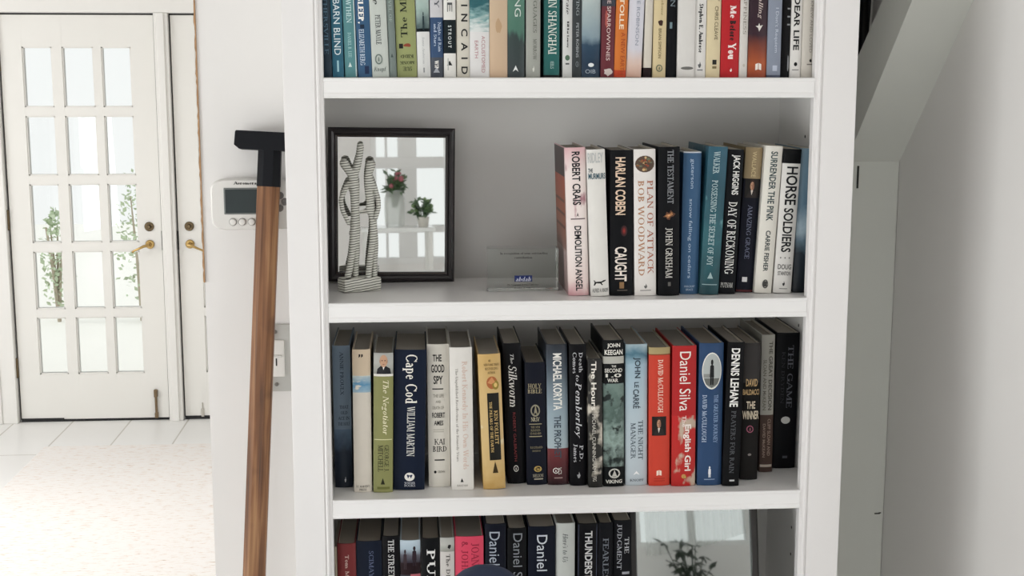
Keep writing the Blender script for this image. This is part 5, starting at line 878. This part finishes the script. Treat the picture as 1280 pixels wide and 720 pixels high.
# ------------------------------------------------------------------ wooden shaft with black T-grip against the left wall
def wood():
    m, nt, b = newmat('oiled_wood'); tc = nd(nt, 'ShaderNodeTexCoord'); mp = nd(nt, 'ShaderNodeMapping'); mp.inputs['Scale'].default_value = (90, 90, 3.2); nt.links.new(tc.outputs['Object'], mp.inputs['Vector'])
    no = nd(nt, 'ShaderNodeTexNoise'); no.inputs['Scale'].default_value = 1.4; no.inputs['Detail'].default_value = 6; no.inputs['Distortion'].default_value = .5; nt.links.new(mp.outputs[0], no.inputs['Vector'])
    r = nd(nt, 'ShaderNodeValToRGB'); e = r.color_ramp.elements; e[0].position = .28; e[0].color = hexl('4a2e1c'); e[1].position = .72; e[1].color = hexl('a57c54'); q = e.new(.5); q.color = hexl('7f5434')
    nt.links.new(no.outputs['Fac'], r.inputs[0])
    n2 = nd(nt, 'ShaderNodeTexNoise'); n2.inputs['Scale'].default_value = 11; n2.inputs['Detail'].default_value = 2; nt.links.new(tc.outputs['Object'], n2.inputs['Vector'])
    r2 = nd(nt, 'ShaderNodeValToRGB'); r2.color_ramp.elements[0].position = .28; r2.color_ramp.elements[0].color = (.35, .3, .28, 1); r2.color_ramp.elements[1].position = .4; r2.color_ramp.elements[1].color = (1, 1, 1, 1); nt.links.new(n2.outputs['Fac'], r2.inputs[0])
    mx = nd(nt, 'ShaderNodeMix', data_type='RGBA', blend_type='MULTIPLY'); mx.inputs[0].default_value = 1; nt.links.new(r.outputs[0], mx.inputs[6]); nt.links.new(r2.outputs[0], mx.inputs[7])
    nt.links.new(mx.outputs[2], b.inputs['Base Color']); b.inputs['Roughness'].default_value = .5
    return m
st_top, st_bot = Vector((-.2475, 2.2925, 1.592)), Vector((-.335, 2.138, .0))
ax = (st_top - st_bot).normalized(); LEN = (st_top - st_bot).length
zx = ax; xx = Vector((1, 0, 0)) - zx * zx.x; xx.normalize(); yy = zx.cross(xx)
Rm = Matrix((xx, yy, zx)).transposed()
sk = empty('long_handled_tool', st_bot, Rm.to_euler())
tag(sk, 'long octagonal wooden shaft with a black T-grip leaning on the white wall', 'tool handle')
sk.location.z += .0015
bm = bmesh.new(); n = 8; rad = .0212
R_ = []
for z, r in ((.004, rad * .98), (LEN * .5, rad * .97), (LEN - .072, rad * .95)):
    R_.append([bm.verts.new((r * math.cos(2 * PI * (k + .5) / n), r * math.sin(2 * PI * (k + .5) / n), z)) for k in range(n)])
for a, b in zip(R_, R_[1:]):
    for k_ in range(n): bm.faces.new((a[k_], a[(k_ + 1) % n], b[(k_ + 1) % n], b[k_]))
bm.faces.new(list(reversed(R_[0]))); bm.faces.new(R_[-1])
mesh_obj('shaft', bm, wood(), sk)
BLK = mat('0d0f15', .55, .15, 50, 0, 0, .2)
bm = bmesh.new(); R_ = []
for z, r in ((LEN - .078, rad * 1.0), (LEN - .03, rad * .98), (LEN - .016, rad * .98)):
    R_.append([bm.verts.new((r * math.cos(2 * PI * (k + .5) / n), r * math.sin(2 * PI * (k + .5) / n), z)) for k in range(n)])
for a, b in zip(R_, R_[1:]):
    for k_ in range(n): bm.faces.new((a[k_], a[(k_ + 1) % n], b[(k_ + 1) % n], b[k_]))
bm.faces.new(list(reversed(R_[0]))); bm.faces.new(R_[-1])
# crossbar: chamfered underside at the free end
pr = [(-.058, LEN + .014), (-.0575, LEN - .011), (-.048, LEN - .017), (.040, LEN - .017), (.044, LEN - .011), (.0445, LEN + .014), (-.055, LEN + .016)]
pr = [(-.0575, LEN + .0125), (-.0585, LEN - .010), (-.050, LEN - .0165), (.038, LEN - .0165), (.042, LEN - .010), (.042, LEN + .0125), (.040, LEN + .0145), (-.0555, LEN + .0145)]
fr = [bm.verts.new((x, -.019, z)) for x, z in pr]; bk_ = [bm.verts.new((x, .019, z)) for x, z in pr]; m_ = len(pr)
bm.faces.new(fr); bm.faces.new(list(reversed(bk_)))
for i in range(m_): bm.faces.new((fr[i], bk_[i], bk_[(i + 1) % m_], fr[(i + 1) % m_]))
bmesh.ops.recalc_face_normals(bm, faces=bm.faces[:])
mesh_obj('t_grip', bm, BLK, sk)
bm = bmesh.new(); lathe(bm, [(.018, 0), (.0215, .003), (.0215, .05), (.020, .055)], 16); mesh_obj('foot_cap', bm, BLK, sk, True)

# ------------------------------------------------------------------ thermostat and light switch on the left wall
YW = 2.33
tb = empty('thermostat', (-.281, YW, 1.483))
tag(tb, 'white wall thermostat with a dark grey display, half behind the wooden shaft', 'thermostat')
PL = mat('dedcd8', .4, .02, 20)
bm = bmesh.new(); n = 40; rings = []
def sq(a, rx, rz, e=.32): c, s = math.cos(a), math.sin(a); return (math.copysign(abs(c) ** e, c) * rx, math.copysign(abs(s) ** e, s) * rz)
for (rx, rz, y) in ((.074, .0445, 0), (.074, .0445, -.014), (.0728, .0436, -.0195), (.0705, .0420, -.022)):
    rings.append([bm.verts.new((sq(2 * PI * i / n, rx, rz)[0], y, sq(2 * PI * i / n, rx, rz)[1])) for i in range(n)])
for a, b in zip(rings, rings[1:]):
    for i in range(n): bm.faces.new((a[i], b[i], b[(i + 1) % n], a[(i + 1) % n]))
bm.faces.new(rings[-1]); bm.faces.new(list(reversed(rings[0]))); bmesh.ops.recalc_face_normals(bm, faces=bm.faces[:])
body = mesh_obj('body', bm, PL, tb, True)
bm = bmesh.new(); box(bm, -.0505, .0130, -.0235, -.020, -.0165, .0295, .0012); box(bm, -.0480, .0105, -.0240, -.0230, -.0140, .0270, .0006, 2, 1)
mesh_obj('display', bm, [mat('6d716f', .4), mat('1c2829', .3, .3, 30, 0, 0, .3)], tb)
for x in (-.036, -.020, -.004):
    bm = bmesh.new(); lathe(bm, [(.0058, .0), (.0058, .0035), (.0048, .005), (.002, .0054)], 18, Matrix.Translation((x, -.0215, -.0295)) @ ROTY); o = mesh_obj('button', bm, mat('e2e0dc', .4, .02, 20), tb, True)
    bm = bmesh.new(); lathe(bm, [(.0068, .0), (.0068, .0010), (.0060, .0012)], 18, Matrix.Translation((x, -.0215, -.0295)) @ ROTY); mesh_obj('button_ring', bm, mat('8a8884', .5), o, True)
for x, z in ((.046, .016), (.054, .005), (.045, -.006)):
    bm = bmesh.new(); lathe(bm, [(.0062, .0), (.0062, .003), (.005, .0044), (.002, .0046)], 18, Matrix.Translation((x, -.0215, z)) @ ROTY); mesh_obj('arrow_button', bm, mat('6f6c69', .4), tb, True)
dc = Decal(); dc.text('Aeromera', -.0330, .0060, .0350, .0402, 'h', '33312f', 'B'); dc.build('maker_lettering', body, lambda x, z, o: Vector((x, -.0222 - o, z)), (), .0002)
sw = empty('light_switch', (-.2525, YW, 1.2085))
tag(sw, 'light switch with a metal grey cover plate and white dimmer beside the bookcase', 'light switch')
bm = bmesh.new(); box(bm, -.0355, .0355, -.006, 0, -.061, .061, .003); mesh_obj('cover_plate', bm, mat('c6c6c2', .35, .04, 30, .3), sw, True)
bm = bmesh.new(); box(bm, -.006, .0165, -.0105, -.005, -.033, .033, .002); rk = mesh_obj('rocker', bm, mat('f0eeea', .35), sw, True)
bm = bmesh.new(); box(bm, -.0035, .0115, -.0150, -.0098, .002, .007, .0015); mesh_obj('dimmer_ridge', bm, mat('e2e0dc', .35), rk)
bm = bmesh.new(); box(bm, .0005, .0028, -.0112, -.0100, -.013, .0005, .0003); mesh_obj('indicator_slot', bm, DARK, rk)
for z in (.0475, -.0475):
    bm = bmesh.new(); M = Matrix.Translation((.0005, -.006, z)) @ ROTY; lathe(bm, [(.0036, 0), (.0036, .0010), (.0028, .0018), (.001, .0020)], 14, M); box(bm, -.0022, .0032, -.0083, -.0078, z - .0005, z + .0005); mesh_obj('screw', bm, mat('8e8c88', .35, .05, 30, .7), sw, True)

# ------------------------------------------------------------------ dark coat hanging beyond the bookcase, and the padded chair at the bottom edge
ct = empty('hanging_coat', (.932, 2.79, 1.52))
tag(ct, 'black shiny cloth hanging in shadow beyond the bookcase’s top right edge', 'coat')
bm = bmesh.new(); G = []; nu, nv = 40, 24
for j in range(nv + 1):
    v = j / nv; row = []
    for i in range(nu + 1):
        u = i / nu; x = -.14 + .155 * u + .02 * math.sin(v * 3) * u; y = .02 * math.sin(u * 19 + 2 * math.sin(v * 3)) * (.4 + .6 * (1 - v)) ; z = .85 * v + .03 * math.sin(u * 6) * (1 - v)
        row.append(bm.verts.new((x, y, z)))
    G.append(row)
for j in range(nv):
    for i in range(nu): bm.faces.new((G[j][i], G[j][i + 1], G[j + 1][i + 1], G[j + 1][i]))
bmesh.ops.solidify(bm, geom=bm.faces[:], thickness=.006)
mesh_obj('cloth', bm, mat('17151c', .35, .2, 40, 0, 0, .6), ct, True)
pipe_obj('hook', [(-.06, .01, .84), (-.06, .012, .90), (-.06, .20, .92), (-.06, .505, .92)], .006, mat('3a3a3c', .4, .05, 30, .8), ct)

NAVY = mat('1b2740', .75, .12, 220, 0, .2)
ch = empty('chair', (.082, 1.62, 0))
tag(ch, 'navy padded chair back whose rounded top just shows before the pink book', 'chair')
def pad(name, fn, parent, nu=24, nv=14):
    bm = bmesh.new(); rings = []
    for j in range(nv + 1):
        rings.append([bm.verts.new(fn(2 * PI * i / nu, j / nv)) for i in range(nu)])
    for a, b in zip(rings, rings[1:]):
        for i in range(nu): bm.faces.new((a[i], a[(i + 1) % nu], b[(i + 1) % nu], b[i]))
    bm.faces.new(rings[0]); bm.faces.new(list(reversed(rings[-1]))); bmesh.ops.recalc_face_normals(bm, faces=bm.faces[:])
    return mesh_obj(name, bm, NAVY, parent, True)
def backfn(a, t):
    d = .64 * (1 - t) ** 2.2
    hw = .21 * (1 - math.exp(-math.sqrt(2 * .062 * d + 1e-7) / .21)); th = .034 * min(1, math.sqrt(d / .03 + 1e-5))
    c, s = math.cos(a), math.sin(a)
    return (hw * math.copysign(abs(c) ** .6, c) + .02 * d, -.03 * (1 - t) + th * math.copysign(abs(s) ** .8, s), CHZ - d)
CHZ = 1.083
pad('backrest', backfn, ch)
def seatfn(a, t):
    c, s = math.cos(a), math.sin(a); r = .22 * (1 - .12 * abs(2 * t - 1) ** 3)
    return (r * math.copysign(abs(c) ** .6, c), -.22 + r * math.copysign(abs(s) ** .6, s), .385 + .075 * t)
pad('seat', seatfn, ch)
LEGM = mat('2b221c', .45, .15, 30)
for sx in (-1, 1):
    for yy_ in (-.38, -.05): pipe_obj('leg', [(sx * .16, yy_, .39), (sx * .18, yy_ - .01, .0)], [.018, .012], LEGM, ch, 10)

# ------------------------------------------------------------------ things behind the camera that show in the mirror and the glazed picture
def sheer():
    m, nt, b = newmat('sheer_cloth'); tr = nd(nt, 'ShaderNodeBsdfTranslucent'); tr.inputs[0].default_value = (.9, .92, .9, 1); df = nd(nt, 'ShaderNodeBsdfDiffuse'); df.inputs[0].default_value = (.85, .87, .85, 1)
    mx = nd(nt, 'ShaderNodeMixShader'); mx.inputs[0].default_value = .6; nt.links.new(df.outputs[0], mx.inputs[1]); nt.links.new(tr.outputs[0], mx.inputs[2]); tp = nd(nt, 'ShaderNodeBsdfTransparent'); m2 = nd(nt, 'ShaderNodeMixShader'); m2.inputs[0].default_value = .62; nt.links.new(mx.outputs[0], m2.inputs[1]); nt.links.new(tp.outputs[0], m2.inputs[2]); nt.links.new(m2.outputs[0], nt.nodes['Material Output'].inputs[0]); return m
cs = empty('console_stand', (.38, -3.33, 0))
tag(cs, 'tall slim white stand with a glossy top holding a vase, reflected in the mirror', 'stand')
one_box('top', (-.22, .22, -.14, .14, 1.085, 1.11), mat('e4e6e4', .08), cs, .004)
for sx in (-1, 1):
    for sy in (-1, 1): one_box('leg', (sx * .19 - .014, sx * .19 + .014, sy * .11 - .014, sy * .11 + .014, 0, 1.085), mat('dcdcd8', .4), cs, .003)
one_box('lower_shelf', (-.2, .2, -.12, .12, .30, .32), mat('dcdcd8', .4), cs, .003)
vs_ = empty('glass_vase', (.365, -3.33, 1.1105))
tag(vs_, 'pale glass vase of red and green flowers seen in the mirror', 'vase')
bm = bmesh.new(); lathe(bm, [(.045, 0), (.058, .01), (.062, .08), (.06, .17), (.05, .2), (.054, .22), (.046, .218), (.052, .16), (.054, .08), (.045, .015)], 28); mesh_obj('vessel', bm, sheer(), vs_, True)
def bouquet(parent, n, r, h0, h1, cols, seed):
    rr = random.Random(seed); bm = bmesh.new(); bl = bmesh.new()
    for i in range(n):
        a = rr.uniform(0, 2 * PI); q = r * rr.random() ** .5; tip = Vector((q * math.cos(a), q * math.sin(a), rr.uniform(h0, h1)))
        tube(bm, [(.2 * tip.x, .2 * tip.y, h0 * .5), tip * .8 + Vector((0, 0, .1 * h0)), tip], .0025, 5)
        for j in range(5):
            d = Vector((rr.uniform(-1, 1), rr.uniform(-1, 1), rr.uniform(-.6, .8))).normalized(); e = d.cross(Vector((.3, .5, .8))).normalized(); c = tip * rr.uniform(.75, 1.0); s = rr.uniform(.03, .06)
            bm.faces.new([bm.verts.new(p) for p in (c, c + d * s * .5 + e * s * .25, c + d * s, c + d * s * .5 - e * s * .25)])
        if i % 3 == 0:
            rv = bmesh.ops.create_icosphere(bl, subdivisions=1, radius=rr.uniform(.012, .02)); mi = rr.randrange(len(cols))
            for v in rv['verts']: v.co += tip
            for f in set(f for v in rv['verts'] for f in v.link_faces): f.material_index = mi
    mesh_obj('foliage', bm, mat('4d6a45', .5, .3, 20), parent)
    mesh_obj('blossoms', bl, [mat(c, .6) for c in cols], parent)
bouquet(vs_, 26, .075, .23, .33, ['a8606a', 'c9989e', 'd8d2c8'], 4)
pp = empty('potted_plant', (.53, -3.26, 1.1105))
tag(pp, 'small leafy green plant in a pot beside the vase, seen in the mirror', 'plant')
bm = bmesh.new(); lathe(bm, [(.030, 0), (.036, .05), (.038, .06), (.032, .058), (.028, .05)], 20); mesh_obj('pot', bm, mat('c9c6be', .5), pp, True)
bouquet(pp, 22, .07, .09, .17, ['6f8a5a'], 9)
p2 = empty('potted_plant', (1.60, -3.38, 0))
tag(p2, 'dark leafy plant on a tall stand, reflected in the leaning glazed picture', 'plant')
bm = bmesh.new(); lathe(bm, [(.10, 0), (.10, .02), (.02, .04), (.02, .98), (.09, 1.0), (.09, 1.02)], 20); mesh_obj('stand', bm, mat('2a2420', .5), p2, True)
bm = bmesh.new(); lathe(bm, [(.06, 1.02), (.078, 1.14), (.082, 1.16), (.07, 1.155), (.06, 1.12)], 20); mesh_obj('pot', bm, mat('3a3634', .5), p2, True)
rr = random.Random(12); bm = bmesh.new()
for i in range(38):
    a = rr.uniform(0, 2 * PI); tip = Vector((rr.uniform(.05, .17) * math.cos(a), rr.uniform(.05, .14) * math.sin(a), rr.uniform(1.22, 1.48)))
    tube(bm, [(0, 0, 1.13), (tip.x * .4, tip.y * .4, 1.25), tip], .003, 5)
    for j in range(4):
        d = Vector((rr.uniform(-1, 1), rr.uniform(-1, 1), rr.uniform(-1, .4))).normalized(); e = d.cross(Vector((.3, .5, .8))).normalized(); c = tip * 1.0; s = rr.uniform(.04, .08)
        bm.faces.new([bm.verts.new(p) for p in (c, c + d * s * .5 + e * s * .25, c + d * s, c + d * s * .5 - e * s * .25)])
mesh_obj('foliage', bm, mat('2c3a2c', .5, .3, 20), p2)
cu = empty('sheer_curtain', (1.36, -3.55, 2.34))
tag(cu, 'white pleated sheer curtain with a slanting hem, reflected in the leaning glazed picture', 'curtain')
bm = bmesh.new(); G = []; nu, nv = 120, 8
for j in range(nv + 1):
    v = j / nv; row = []
    for i in range(nu + 1):
        u = i / nu; hem = .925 - .02 * u - .10 * max(0, u - .35) / .65
        row.append(bm.verts.new((.62 * u - .06 * v * 0, .022 * math.sin(u * 2 * PI * 11) + .008 * math.sin(u * 47), -hem * v)))
    G.append(row)
for j in range(nv):
    for i in range(nu): bm.faces.new((G[j][i], G[j][i + 1], G[j + 1][i + 1], G[j + 1][i]))
mesh_obj('cloth', bm, sheer(), cu, True)
pipe_obj('curtain_rod', [(-.08, 0, .01), (.85, 0, .01)], .010, mat('4a4038', .4, .1, 30, .6), cu)
